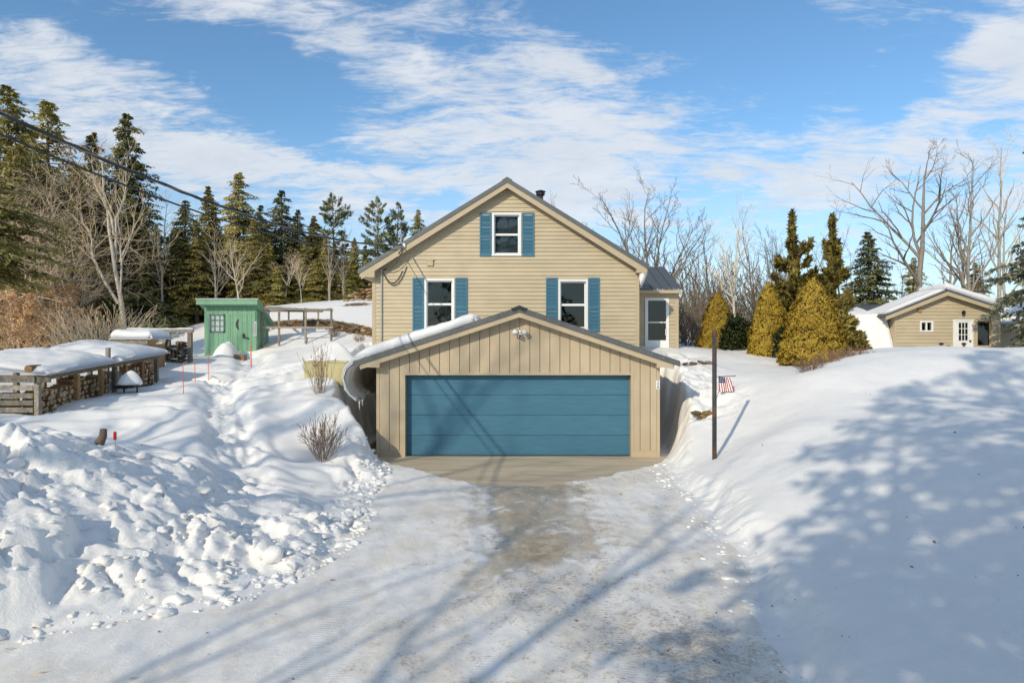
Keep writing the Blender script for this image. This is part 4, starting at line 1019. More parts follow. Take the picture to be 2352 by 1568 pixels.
def tufts(P, D, L_, Wd, rng, bend=.0, out=None, soft=.7):
    """pointed needle sprays: one kite each, turned to face out of the crown; returns verts, quads, normals"""
    n = len(P); D = D / (np.linalg.norm(D, axis=1, keepdims=True) + 1e-9)
    if out is None: out = D
    out = out / (np.linalg.norm(out, axis=1, keepdims=True) + 1e-9)
    A = out + rng.normal(0, .55, (n, 3)); S = np.cross(A, D); S /= np.linalg.norm(S, axis=1, keepdims=True) + 1e-9
    fn = np.cross(S, D); fl = np.sign((fn * out).sum(1, keepdims=True) + 1e-9); S = S * fl; fn = fn * fl
    L_ = np.asarray(L_).reshape(-1, 1) * np.ones((n, 1)); Wd = np.asarray(Wd).reshape(-1, 1) * np.ones((n, 1))
    mid = P + D * L_ * .45; tip = P + D * L_; tip[:, 2] -= bend * L_[:, 0]
    V = np.stack([P, mid + S * Wd / 2, tip, mid - S * Wd / 2], 1).reshape(-1, 3)
    nn = out * soft + fn * (1 - soft); nn /= np.linalg.norm(nn, axis=1, keepdims=True)
    return V, np.arange(n * 4).reshape(n, 4), np.repeat(nn, 4, 0)
def conifer(seed, h, rad, kind='hemlock', z0=.12, dens=1.0, needle=.30):
    """trunk with limbs, and the needle sprays hung along every limb"""
    rng = np.random.default_rng(seed); rnd = random.Random(seed)
    limbs = {3: []}; P, D, LL = [], [], []
    nz = int(h * (5.2 if kind == 'hemlock' else 3.2 if kind == 'spruce' else 1.5) * dens ** .5); ztop = h
    lean = Vector((rnd.uniform(-.03, .03), rnd.uniform(-.03, .03), 0))
    for i in range(nz):
        t = (i + rnd.random()) / nz; z = h * (z0 + (1 - z0) * t)
        if kind == 'pine': prof = (math.sin(min(1, (1 - t) * 1.05 + .02) * math.pi * .62)) * rnd.uniform(.6, 1.15); nb = rnd.choice((3, 4, 4, 5))
        elif kind == 'spruce': prof = (1 - t) ** .85 * rnd.uniform(.8, 1.1) + .03; nb = 6
        else: prof = min(1.0, (1 - t) ** .78 * 1.08) * rnd.choice((1, 1, .85, .6, .45, 1.15)) * rnd.uniform(.7, 1.1) + .02; nb = rnd.choice((4, 5, 6))
        for b in range(nb):
            a = rnd.uniform(0, 6.283); ln = rad * prof * rnd.uniform(.6, 1.15)
            ln *= .55 + .75 * float(vnoise(np.array([a * 1.1 + seed]), np.array([z * .55]), seed)[0])
            if ln < .08: ln = .08
            up0, dr = {'hemlock': (.30 + rnd.uniform(-.12, .12), .55), 'pine': (.42, .12), 'spruce': (.12, .42)}[kind]
            if kind == 'spruce': up0 += .6 * t
            if kind == 'pine': up0 += .5 * t
            k = 6; s = np.linspace(0, 1, k); ox, oy = math.cos(a), math.sin(a)
            bend = rnd.uniform(-.25, .25)
            X = ox * ln * s - oy * ln * bend * s * s; Yy = oy * ln * s + ox * ln * bend * s * s; Zz = z + ln * (up0 * s - dr * s * s * rnd.uniform(.6, 1.3))
            pts = np.stack([X + lean.x * z, Yy + lean.y * z, Zz], 1); limbs[3].append(([tuple(p) for p in pts], list((.012 + .016 * ln) * (1 - .85 * s))))
            m = int((10 + 26 * ln) * dens)
            st = rng.uniform(.18 if kind != 'pine' else .45, 1.0, m) ** .8; base = np.stack([np.interp(st, s, pts[:, c]) for c in range(3)], 1)
            tang = np.stack([np.full(m, ox), np.full(m, oy), up0 - 2 * dr * st * .6], 1); side = np.stack([np.full(m, -oy), np.full(m, ox), np.zeros(m)], 1)
            sg = rng.choice([-1, 1], m)[:, None]; wsp = (ln * .34 * (1 - st * .75) * rng.uniform(0, 1, m) + .02)[:, None]
            base = base + side * sg * wsp; base[:, 2] -= wsp[:, 0] * (.25 if kind == 'hemlock' else .05) + rng.normal(0, .03, m)
            if kind == 'pine':
                base[:, 2] += rng.uniform(-.05, .22, m); d = tang * .5 + side * sg * .7 + rng.normal(0, .45, (m, 3)); d[:, 2] += .5
            elif kind == 'spruce': d = tang + side * sg * rng.uniform(.2, 1, (m, 1)) + rng.normal(0, .22, (m, 3))
            else: d = tang * .8 + side * sg * rng.uniform(.1, 1.1, (m, 1)) + rng.normal(0, .25, (m, 3)); d[:, 2] -= .25
            if kind != 'pine': hang = rng.uniform(0, 1, m) < .6; d[hang] = d[hang] * .35 + np.array([0, 0, -.75 if kind == 'hemlock' else -.35]) + rng.normal(0, .45, (int(hang.sum()), 3))
            P.append(base); D.append(d); LL.append(np.full(m, needle) * rng.uniform(.6, 1.25, m) * (.6 + .4 * (1 - t)))
    P = np.concatenate(P); D = np.concatenate(D); LL = np.concatenate(LL)
    out = np.stack([P[:, 0], P[:, 1], np.zeros(len(P))], 1); out /= np.linalg.norm(out, axis=1, keepdims=True) + .05; out[:, 2] += .35; out += rng.normal(0, .25, out.shape)
    V, Q, Nn = tufts(P, D, LL, LL * (.42 if kind != 'pine' else .30), rng, .08, out, .65)
    limbs[7] = [([(lean.x * z, lean.y * z, z) for z in np.linspace(-.3, h * .98, 10)], list(np.linspace(.022 * h * .75, .012, 10)))]
    Vt, Qt = tubes_np(limbs)
    return (Vt, Qt), (V, Q, Nn)
TREES = {}
def reg_conifer(key, mat, trunk_mat, **kw):
    (Vt, Qt), (V, Q, Nn) = conifer(**kw); TREES[key] = (mesh_np(key + '_trunk', Vt, [Qt], trunk_mat, True), mesh_np(key + '_crown', V, [Q], mat, N=Nn), kw['h'])
def reg_bare(key, mt, mc, h, **kw):
    b = Bare(h=h, **kw); t, c = b.meshes(key, mt, mc)
    co = np.empty(len((c or t).vertices) * 3, dtype=np.float32); (c or t).vertices.foreach_get('co', co)
    TREES[key] = (t, c, float(co.reshape(-1, 3)[:, 2].max())); return b
def plant(key, name, x, y, top=None, label='', cat='tree', group=None, rot=None, sx=1.0, base=None, scale=None, crown_name='crown'):
    t, c, h = TREES[key]; z = gzs(x, y) if base is None else base
    if key.startswith('hemlock_') and sx < 1.3: sx *= 1.42
    s = scale if scale is not None else (top - z) / h
    o = empty(name, (x, y, z - .05), label, cat, group); o.rotation_euler = (0, 0, rot if rot is not None else random.Random(x * 7.3 + y).uniform(0, 6.28)); o.scale = (s * sx, s * sx, s)
    a = link('trunk', t, o)
    if c is not None: link(crown_name, c, o)
    return o

reg_conifer('hemlock_a', M['hemlock'], M['bark_grey'], seed=11, h=12, rad=2.6, kind='hemlock', z0=.10, needle=.23, dens=1.55)
reg_conifer('hemlock_b', M['hemlock'], M['bark_grey'], seed=12, h=12, rad=2.3, kind='hemlock', z0=.14, needle=.23, dens=1.35)
reg_conifer('hemlock_c', M['hemlock_dark'], M['bark'], seed=13, h=12, rad=2.9, kind='hemlock', z0=.06, needle=.23, dens=1.62)
reg_conifer('hemlock_d', M['hemlock'], M['bark_brown'], seed=18, h=6, rad=2.0, kind='hemlock', z0=.04, needle=.23, dens=1.89)
reg_conifer('hemlock_e', M['hemlock'], M['bark_grey'], seed=61, h=12, rad=3.0, kind='hemlock', z0=.08, needle=.23, dens=1.35)
reg_conifer('hemlock_f', M['hemlock'], M['bark'], seed=62, h=12, rad=2.0, kind='hemlock', z0=.2, needle=.23, dens=1.76)
reg_conifer('hemlock_g', M['hemlock'], M['bark_grey'], seed=64, h=12, rad=3.2, kind='hemlock', z0=.40, needle=.24, dens=1.2)
reg_conifer('pine_a', M['pine'], M['bark_grey'], seed=14, h=11, rad=2.5, kind='pine', z0=.22, dens=2.2, needle=.34)
reg_conifer('pine_b', M['pine'], M['bark_grey'], seed=15, h=11, rad=1.9, kind='pine', z0=.30, dens=2.0, needle=.34)
reg_conifer('blue_spruce', M['blue_spruce'], M['bark'], seed=16, h=11, rad=3.6, kind='spruce', z0=.02, dens=2.0, needle=.26)
reg_conifer('big_spruce', M['hemlock_dark'], M['bark'], seed=17, h=15, rad=4.0, kind='spruce', z0=.28, dens=.34, needle=.50)
reg_bare('beech_multi', M['bark_grey'], M['twig'], 11, seed=27, r0=.12, spread=.55, stems=6, levels=5, kids=(9, 6, 4, 3), clear=.25, ratio=.46, stem_spread=.26, up=.30)
reg_bare('slim_pale', M['bark_pale'], M['twig_pale'], 10, seed=22, r0=.12, spread=.62, stems=2, levels=4, kids=(12, 6, 4), clear=.35, ratio=.36, up=.25, stem_spread=.07)
reg_bare('spread_pale', M['bark_pale'], M['twig_pale'], 8, seed=23, r0=.12, spread=.72, stems=1, levels=4, kids=(14, 7, 5), clear=.30, ratio=.52, up=.22, wob=.08)
reg_bare('maple', M['bark_mid'], M['twig'], 12, seed=24, r0=.22, spread=.62, stems=1, levels=5, kids=(8, 6, 4, 3), clear=.30, ratio=.55, up=.22, wob=.12)
reg_bare('open_maple', M['bark_grey'], M['twig'], 12, seed=36, r0=.20, spread=.62, stems=1, levels=4, kids=(8, 5, 3), clear=.35, ratio=.55, up=.2, wob=.12)
reg_bare('birch', M['bark_mid'], M['twig'], 12, seed=25, r0=.15, spread=.55, stems=2, levels=4, kids=(13, 6, 5), clear=.30, ratio=.36, up=.3, stem_spread=.10)
reg_bare('thin_brown', M['bark_brown'], M['twig_red'], 10, seed=26, r0=.10, spread=.5, stems=3, levels=4, kids=(11, 6, 4), clear=.2, ratio=.38, up=.35, stem_spread=.14)
reg_bare('bowed', M['bark_pale'], M['twig_pale'], 11, seed=27, r0=.17, spread=.45, stems=3, levels=4, kids=(9, 5, 4), clear=.3, ratio=.42, up=.4, lean=(-.10, 0), stem_spread=.22)
reg_bare('sweep', M['bark_grey'], M['twig_pale'], 11, seed=28, r0=.16, spread=.95, stems=2, levels=4, kids=(20, 8, 5), clear=.15, ratio=.55, up=.10, wob=.06)
reg_bare('bush_wide', M['twig_red'], M['twig_red'], 1.3, seed=31, r0=.012, spread=.45, stems=26, levels=3, kids=(5, 3), clear=.25, ratio=.45, up=.2, stem_spread=.75)
reg_bare('bush_tall', M['twig_red'], M['twig_red'], 1.9, seed=32, r0=.010, spread=.5, stems=22, levels=3, kids=(6, 2), clear=.2, ratio=.22, up=.4, stem_spread=.28)
reg_bare('thicket', M['twig'], M['twig'], 2.6, seed=33, r0=.018, spread=.5, stems=26, levels=3, kids=(7, 4), clear=.15, ratio=.42, up=.2, stem_spread=.6)
reg_bare('reeds', M['twig_pale'], M['twig_pale'], 2.4, seed=34, r0=.016, spread=.35, stems=34, levels=2, kids=(4,), clear=.4, ratio=.4, up=.1, stem_spread=.85)

def T(key, name, u, Y, v, label, cat='tree', group=None, **kw):
    x = ux(u, Y); return plant(key, name, x, Y, vz(v, Y), label, cat, group, **kw)
# ---- woods on the left
GW = 'evergreens of the wood on the left'
T('hemlock_c', 'hemlock_tree', 302, 36, 262, 'tall dark hemlock with pointed top behind the pale forked tree', group=GW)
T('hemlock_a', 'hemlock_tree', 215, 40, 300, 'olive hemlock between the dark pointed hemlock and sweeping bare trees', group=GW)
T('hemlock_e', 'hemlock_tree', 110, 38, 225, 'bushy brown-green hemlock crossed by the power cable at far left', group=GW, sx=1.1)
T('hemlock_e', 'hemlock_tree', 20, 34, 190, 'high hemlock at the left border of the wood', group=GW)
T('hemlock_b', 'hemlock_tree', 422, 38, 458, 'slender yellowish hemlock left of the twin spires', group=GW, sx=1.2)
T('hemlock_f', 'hemlock_tree', 492, 42, 428, 'hemlock with ragged tip just left of tallest middle spire', group=GW)
T('hemlock_a', 'hemlock_tree', 550, 40, 392, 'tallest hemlock spire above the green shed', group=GW, sx=1.15)
T('hemlock_c', 'hemlock_tree', 600, 44, 470, 'dark hemlock filling the gap right of the tallest spire', group=GW)
T('hemlock_c', 'hemlock_tree', 645, 40, 436, 'blackish broad hemlock right of the green shed', group=GW, sx=1.15)
T('hemlock_f', 'hemlock_tree', 720, 41, 492, 'short olive hemlock left of the pines', group=GW, sx=1.2)
T('hemlock_c', 'hemlock_tree', 680, 46, 480, 'shadowy hemlock between the broad dark one and short olive one', group=GW)
T('hemlock_a', 'hemlock_tree', 360, 46, 520, 'low hemlock behind the slim grey birch', group=GW, sx=1.2)
T('hemlock_d', 'young_hemlock', 640, 37, 610, 'young yellow-green hemlock on snow crest beyond the wire run', group=GW)
T('hemlock_d', 'young_hemlock', 590, 37.5, 640, 'small bright hemlock right behind the green shed roof', group=GW)
T('hemlock_d', 'young_hemlock', 735, 38, 590, 'young hemlock among the white birch stems', group=GW, sx=1.1)
T('hemlock_d', 'young_hemlock', 800, 39, 600, 'young spreading evergreen left of the stone heap', group=GW, sx=1.1)
T('hemlock_d', 'young_hemlock', 330, 38, 600, 'low sunlit hemlock behind the log frame', group=GW, sx=1.2)
T('hemlock_d', 'young_hemlock', 410, 37, 640, 'low hemlock left of the green shed window side', group=GW, sx=1.2)
T('pine_a', 'pine_tree', 770, 42, 446, 'bushy white pine with wide top behind birch stems', group=GW)
T('pine_a', 'pine_tree', 868, 41, 455, 'blue-green pine left of a thinner pine by the house roof', group=GW, sx=.9)
T('pine_b', 'pine_tree', 907, 42, 466, 'thin pine standing second from the house roof', group=GW, sx=.9)
T('hemlock_b', 'spruce_tree', 958, 44, 480, 'brownish spruce nearest to the house roof edge', group=GW)
T('hemlock_a', 'hemlock_tree', 840, 46, 560, 'low evergreen behind the blue-green pine', group=GW, sx=1.1)
T('hemlock_g', 'hemlock_tree', -60, 22, 330, 'dark drooping hemlock leaning in from the left edge of view', group=GW, sx=1.25)
for u, Y, v, l in ((455, 39, 600, 'low bushy evergreen between the green shed and the log frame'), (520, 40, 560, 'bushy evergreen whose top shows over the shed roof left end'), (615, 39, 570, 'bushy evergreen over the shed roof right end'), (275, 37, 640, 'low evergreen behind the leaning pale trunk'), (235, 35, 600, 'low evergreen behind the dry reeds'), (670, 40, 560, 'bushy evergreen left of the pinkish sapling'), (845, 42, 600, 'low evergreen under the pines by the house roof'), (905, 44, 590, 'low evergreen touching the house roof edge'), (170, 36, 560, 'middling evergreen among the sweeping bare trees'), (70, 34, 520, 'middling evergreen behind the beech saplings')):
    T('hemlock_d', 'young_hemlock', u, Y, v, l, group=GW, sx=1.15)
for u, Y, v, l, k_ in ((38, 32.5, 330, 'olive hemlock just inside the left edge, under the cables', 'hemlock_e'), (98, 33.5, 395, 'olive hemlock in front of the bushy brown-green one', 'hemlock_a'), (160, 34.5, 370, 'olive hemlock crossed by the lower cable', 'hemlock_f'), (207, 33.5, 500, 'shorter olive hemlock left of the pale forked tree', 'hemlock_e'), (335, 36, 470, 'olive hemlock just right of the dark pointed hemlock', 'hemlock_f'), (395, 37, 530, 'low olive hemlock left of the slender yellowish one', 'hemlock_e'),
    (452, 37, 505, 'olive hemlock above the left end of shed roof', 'hemlock_a'), (583, 38, 500, 'olive hemlock right below the tallest spire', 'hemlock_e'), (622, 38.5, 545, 'olive hemlock in front of blackish broad one', 'hemlock_f'), (700, 39, 545, 'olive hemlock just right of the pinkish sapling', 'hemlock_e'), (748, 40, 540, 'olive hemlock behind the white birch pair', 'hemlock_a'), (815, 41, 545, 'olive hemlock between bushy pine and blue-green pine', 'hemlock_f'), (888, 43, 560, 'olive hemlock below the two pines by the house roof', 'hemlock_e')):
    T(k_, 'hemlock_tree', u, Y, v, l, group=GW)
DEEP = ['deep wood evergreen left of bushy brown-green hemlock', 'deep wood evergreen right behind the bushy brown-green hemlock', 'deep wood evergreen behind the pale forked tree', 'deep wood evergreen behind slim grey birch', 'deep wood evergreen behind the ragged tip hemlock',
  'deep wood evergreen behind tallest middle spire', 'deep wood evergreen showing left of the blackish broad hemlock', 'deep wood evergreen above the pinkish sapling', 'deep wood evergreen under the bushy white pine', 'deep wood evergreen under the blue-green pine', 'deep wood evergreen at the left edge of view', 'deep wood evergreen between the first two sweeping bare trees', 'deep wood evergreen under the olive hemlock', 'deep wood evergreen under the dark pointed hemlock']
k = 0
for (u, Y, v) in ((60, 52, 300), (160, 54, 420), (260, 56, 470), (400, 55, 520), (470, 57, 530), (540, 56, 520), (620, 58, 540), (700, 56, 560), (770, 58, 560), (850, 60, 590), (20, 48, 420), (120, 47, 500), (230, 47, 560), (310, 50, 560)):
    T(('hemlock_a', 'hemlock_e', 'hemlock_b', 'hemlock_f')[k % 4], 'background_evergreen', u, Y, v, DEEP[k], group='deep evergreens of the left wood', sx=1.25); k += 1
GB = 'leafless trees of the wood on the left'
forked_tree(31, 'pale forked tree right behind the timber frame', GB)
T('sweep', 'bare_tree', 110, 33, 300, 'bare tree with long sweeping pale sprays under the power cable', group=GB, rot=1.0, sx=1.2)
for u, Y, v, l, ro, k_ in ((70, 31, 420, 'pale sweeping tree in front of the bushy hemlock', 2, 'sweep'), (150, 34, 330, 'high sweeping bare tree crossed by both cables', 5, 'sweep'), (-30, 28, 380, 'sweeping bare tree whose sprays enter at the left edge', 4.2, 'sweep'), (235, 35, 470, 'low fan of pale twigs left of forked tree', .4, 'spread_pale'), (120, 30, 520, 'low fan of pale twigs above the beech leaves', 1.4, 'spread_pale'), (45, 29, 560, 'low pale twiggy tree at far left', 2.4, 'spread_pale'), (185, 31, 560, 'low pale twiggy tree behind the dry reeds', 3.3, 'spread_pale'), (395, 40, 520, 'pale fan tree right of the slim grey birch', 3.9, 'spread_pale'), (655, 38, 560, 'pale fan tree left of the pinkish sapling', 5.1, 'spread_pale'), (465, 38.5, 560, 'pale stems left of the shed roof', .9, 'slim_pale')):
    T(k_, 'bare_tree', u, Y, v, l, group=GB, rot=ro, sx=1.1)
T('sweep', 'bare_tree', 20, 30, 330, 'bare sweeping tree cut by the left edge of view', group=GB, rot=3.0)
T('thin_brown', 'bare_tree', 25, 36, 112, 'tallest bare tree with twiggy crown at far left', group=GB)
T('sweep', 'bare_tree', 190, 36, 400, 'tangled bare tree just left of the pale forked tree', group=GB, rot=4.4)
T('slim_pale', 'birch_tree', 368, 36, 420, 'slim grey birch between forked tree and yellowish hemlock', group=GB)
T('slim_pale', 'birch_tree', 500, 36, 500, 'pale birch rising behind the window side of green shed', group=GB)
T('spread_pale', 'spreading_tree', 552, 34.5, 520, 'pale tree with fan of branches above the shed door', group=GB)
T('spread_pale', 'sapling', 693, 35.5, 575, 'small pinkish sapling on snow crest above the wire run', group=GB, rot=2.2, sx=.8)
T('birch', 'birch_tree', 757, 37, 520, 'pair of white birch stems left of the pines', group=GB, sx=.85)
T('birch', 'birch_tree', 788, 38, 505, 'grey birch stems right of the white pair', group=GB, rot=1.2, sx=.85)
T('slim_pale', 'bare_tree', 440, 42, 500, 'grey bare trunk behind the low hemlocks by the shed', group=GB, rot=.7)
for i, (u, Y) in enumerate(((150, 32), (205, 38), (395, 41), (60, 36), (445, 45), (345, 43), (600, 43))):
    T('slim_pale', 'slim_bare_tree', u, Y, 470 + 15 * i, ['grey trunk among tan beech leaves', 'grey trunk left of the leaning pale stem', 'thin grey trunk right of the slim birch', 'leftmost grey trunk behind beech leaves', 'grey trunk close to shed roof corner', 'dim trunk behind the log frame beam', 'dim trunk right above the shed roof'][i], group=GB, rot=i * 1.3)
# tan beech saplings: trunk, twigs and the dry leaves still on them
def beech(seed, label, x, y, top):
    b = Bare(seed, 3.6, .045, .75, 1, levels=4, kids=(13, 5, 4), clear=.12, ratio=.5, up=.1); rng = np.random.default_rng(seed)
    tips = b.tips; P = np.array([tuple(p) for p, d in tips for _ in range(9)]) + rng.normal(0, .10, (len(tips) * 9, 3)); D = rng.normal(0, 1, P.shape); D[:, 2] -= .6
    V, Q, Nn = tufts(P, D, rng.uniform(.08, .13, len(P)), .065, rng, 0, P + np.array([0, 0, -1.5]), .4)
    z = gzs(x, y); o = empty('beech_sapling', (x, y, z - .05), label, 'tree', 'beech saplings with dry leaves'); s = (top - z) / 3.6; o.scale = (s * 1.2, s * 1.2, s)
    V1, Q1 = tubes_np(b.trunk); link('trunk', mesh_np('beech_trunk', V1, [Q1], M['bark_pale'], True), o)
    V2, Q2 = tubes_np(b.crown); link('twigs', mesh_np('beech_twigs', V2, [Q2], M['twig_pale']), o)
    link('leaves', mesh_np('beech_leaves', V, [Q], M['beech'], N=Nn), o)
for i, (u, Y, v, l) in enumerate(((30, 26, 690, 'beech sapling with tan leaves at the left edge of view'), (85, 27, 660, 'beech sapling with tan leaves second from left edge'), (128, 29, 640, 'taller tan beech sapling left of the dry reeds'), (5, 29, 620, 'tan beech sapling behind the left edge one'), (60, 31, 600, 'orange-leaved beech farther back in the wood'))):
    beech(40 + i, l, ux(u, Y), Y, vz(v, Y))
for i, (u, Y, v, l) in enumerate(((215, 27, 690, 'arching dry reed clump behind the snowy log roof'), (250, 28.5, 680, 'dry reed clump next to the leaning pale trunk'), (175, 26, 730, 'low dry reed clump near the tan beech leaves'))):
    T('reeds', 'dry_brush', u, Y, v, l, 'shrub', 'dry reed clumps', sx=1.3)
# ---- shrubs in the yard
T('bush_wide', 'bare_shrub', 742, 14.4, 938, 'leafless brown shrub in the snow bank left of the garage', 'shrub', sx=.72)
T('bush_tall', 'tall_stem_shrub', 735, 17.0, 770, 'clump of tall reddish stems in front of the generator', 'shrub', sx=.7)
T('bush_wide', 'bare_shrub', 768, 27, 742, 'reddish shrub at the far right post of the wire run', 'shrub', sx=.8)
T('bush_wide', 'bare_shrub', 826, 25, 758, 'small shrub in snow left of the house corner', 'shrub', sx=.7)
for i, (u, Y, v) in enumerate(((1855, 17.0, 832), (1895, 17.6, 822), (1938, 18.2, 812), (1968, 18.6, 806))):
    x = ux(u, Y); plant('bush_wide', 'snow_shrub', x, Y, None, ['low twiggy shrub nearest the post on the snow crest', 'low twiggy shrub in front of largest golden cone', 'low twiggy shrub right of the golden cone foot', 'rightmost low twiggy shrub on the snow crest'][i], 'shrub', 'twiggy shrubs on the snow crest', base=gzs(x, Y) - .02, scale=.40, sx=1.5)
# ---- trees behind the house, right
GR = 'leafless trees behind the house on the right'
T('beech_multi', 'bare_tree', 1500, 37, 402, 'wide many-stemmed bare tree behind the porch roof', group=GR, sx=1.25)
T('thin_brown', 'bare_tree', 1285, 44, 432, 'twiggy tree top showing behind the flue pipe', group=GR)
T('slim_pale', 'bare_tree', 1683, 33, 432, 'pale slim tree behind the smallest golden cone', group=GR)
T('thin_brown', 'bare_tree', 1640, 42, 500, 'twiggy tree left of the pale slim tree', group=GR)
T('thin_brown', 'bare_tree', 1745, 43, 470, 'brown twiggy tree right of the pale slim tree', group=GR, sx=1.2)
T('beech_multi', 'bare_tree', 1800, 46, 500, 'far brown tree clump left of the leaning junipers', group=GR)
T('thin_brown', 'bare_tree', 1590, 36, 560, 'thin twiggy tree right of porch', group=GR)
T('maple', 'maple_tree', 2118, 37, 290, 'large bare maple behind the beige outbuilding', group=GR, sx=1.1)
T('birch', 'bare_tree', 2222, 36, 305, 'tall two-stemmed bare tree above the outbuilding ridge', group=GR)
T('slim_pale', 'bare_tree', 2312, 39, 285, 'slender bare tree close to the right edge of view', group=GR, rot=.4)
T('maple', 'bare_tree', 2180, 46, 470, 'small far bare tree between maple and two-stemmed tree', group=GR, rot=2)
T('thin_brown', 'bare_tree', 1940, 40, 455, 'thin bare tree top rising beyond the junipers', group=GR)
T('thin_brown', 'bare_tree', 2060, 45, 590, 'low brown tree left of the maple trunk', group=GR)
T('thin_brown', 'bare_tree', 2270, 44, 560, 'low twiggy tree behind the outbuilding roof', group=GR)
for i, (u, Y, v) in enumerate(((1580, 27, 660), (1562, 30, 650), (1612, 31, 640), (1660, 38, 620), (1710, 38, 640), (1780, 40, 600), (1600, 38, 560))):
    T('thicket', 'thicket_shrub', u, Y, v, ['brown thicket right against the porch side', 'brown thicket half hidden by the porch corner', 'brown thicket behind smallest golden cone', 'dim thicket under pale slim tree', 'dim thicket between first and second golden cones', 'dim thicket behind middle golden cone', 'tall thicket rising right of the porch roof'][i], 'shrub', 'brown thickets right of the porch', sx=1.1)
T('hemlock_c', 'evergreen_tree', 2003, 37, 528, 'dark broad evergreen left of the maple', group='evergreens on the right', sx=1.25)
T('hemlock_b', 'evergreen_tree', 2096, 44, 590, 'small dim spruce right beside the maple trunk', group='evergreens on the right', sx=1.2)
T('hemlock_c', 'evergreen_tree', 2240, 48, 600, 'dim evergreen behind the outbuilding ridge', group='evergreens on the right', sx=1.3)
T('hemlock_a', 'evergreen_tree', 1690, 44, 690, 'low dark evergreen behind the shiny-leaved bush', group='evergreens on the right', sx=1.6)
T('blue_spruce', 'blue_spruce', 2442, 23, 225, 'grey-green spruce reaching in at the right edge of view', 'tree', rot=.6, sx=.86)
# junipers: leaning spires made of upswept sprays
def juniper(seed, x, y, top, label, lean, width, nplume):
    """ragged upswept plumes round a leaning leader"""
    rng = np.random.default_rng(seed); z = gzs(x, y); h = top - z; P, D, L_, OUT = [], [], [], []; limbs = {5: []}
    pl = [((0, 0, 0), (lean[0] * h, lean[1] * h, h), .17, 1.0)]
    for i in range(nplume):
        t0 = .02 + .8 * rng.uniform(0, 1) ** 2.0; a = rng.uniform(0, 6.283); ln = width * (1.05 - t0) ** 1.25 * rng.uniform(.55, 1.25); rise = rng.uniform(.04, .24) * h * (1.0 - .8 * t0)
        c = np.array(lean) * (t0 ** 1.3) * h; pl.append(((c[0], c[1], t0 * h), (c[0] + math.cos(a) * ln, c[1] + math.sin(a) * ln, t0 * h + rise), rng.uniform(.15, .28) * (1.1 - t0), .9))
    for (p0, p1, w, f) in pl:
        p0, p1 = np.array(p0), np.array(p1); dv = p1 - p0; l = np.linalg.norm(dv); n = int(900 * l * w / .3 * f); t = rng.uniform(.05, 1, n)
        bow = np.array([dv[0], dv[1], 0]) * .25; c = p0 + dv * t[:, None] + bow * (np.sin(t * np.pi))[:, None]
        cl = vnoise(t * l * 3.0 + seed, np.full(n, seed * 1.3 + l), seed); r_ = w * (1.03 - t) ** .8 * (.15 + 1.7 * cl) * rng.uniform(.2, 1, n) ** .5
        o = rng.normal(size=(n, 3)); o /= np.linalg.norm(o, axis=1, keepdims=True); P.append(c + o * r_[:, None]); OUT.append(o + np.array([0, 0, .3]))
        D.append(dv / l * .8 + o * .6 + rng.normal(0, .3, (n, 3))); L_.append(rng.uniform(.10, .30, n))
        q = np.linspace(0, 1, 6); pp = p0 + dv * q[:, None] + bow * np.sin(q * np.pi)[:, None]; limbs[5].append(([tuple(v) for v in pp], list((.10 if f == 1 else .035) * (1 - .85 * q))))
    V, Q, Nn = tufts(np.concatenate(P), np.concatenate(D), np.concatenate(L_), np.concatenate(L_) * .38, rng, 0, np.concatenate(OUT), .5)
    Vt, Qt = tubes_np(limbs); o = empty('juniper', (x, y, z - .05), label, 'tree', 'leaning junipers behind the golden cones')
    link('trunk', mesh_np('juniper_trunk', Vt, [Qt], M['bark_brown'], True), o); link('crown', mesh_np('juniper_crown', V, [Q], M['juniper'], N=Nn), o)
juniper(5, ux(1852, 28), 28, vz(488, 28), 'olive juniper with spire leaning left behind golden cones', (-.10, 0, 0), 2.0, 64)
juniper(6, ux(1905, 29), 29, vz(496, 29), 'olive juniper with straight spire right of the leaning one', (.02, 0, 0), 1.45, 52)
juniper(7, ux(1930, 24.5), 24.5, vz(700, 24.5), 'low spreading juniper right behind the largest golden cone', (.05, 0, 0), .8, 20)
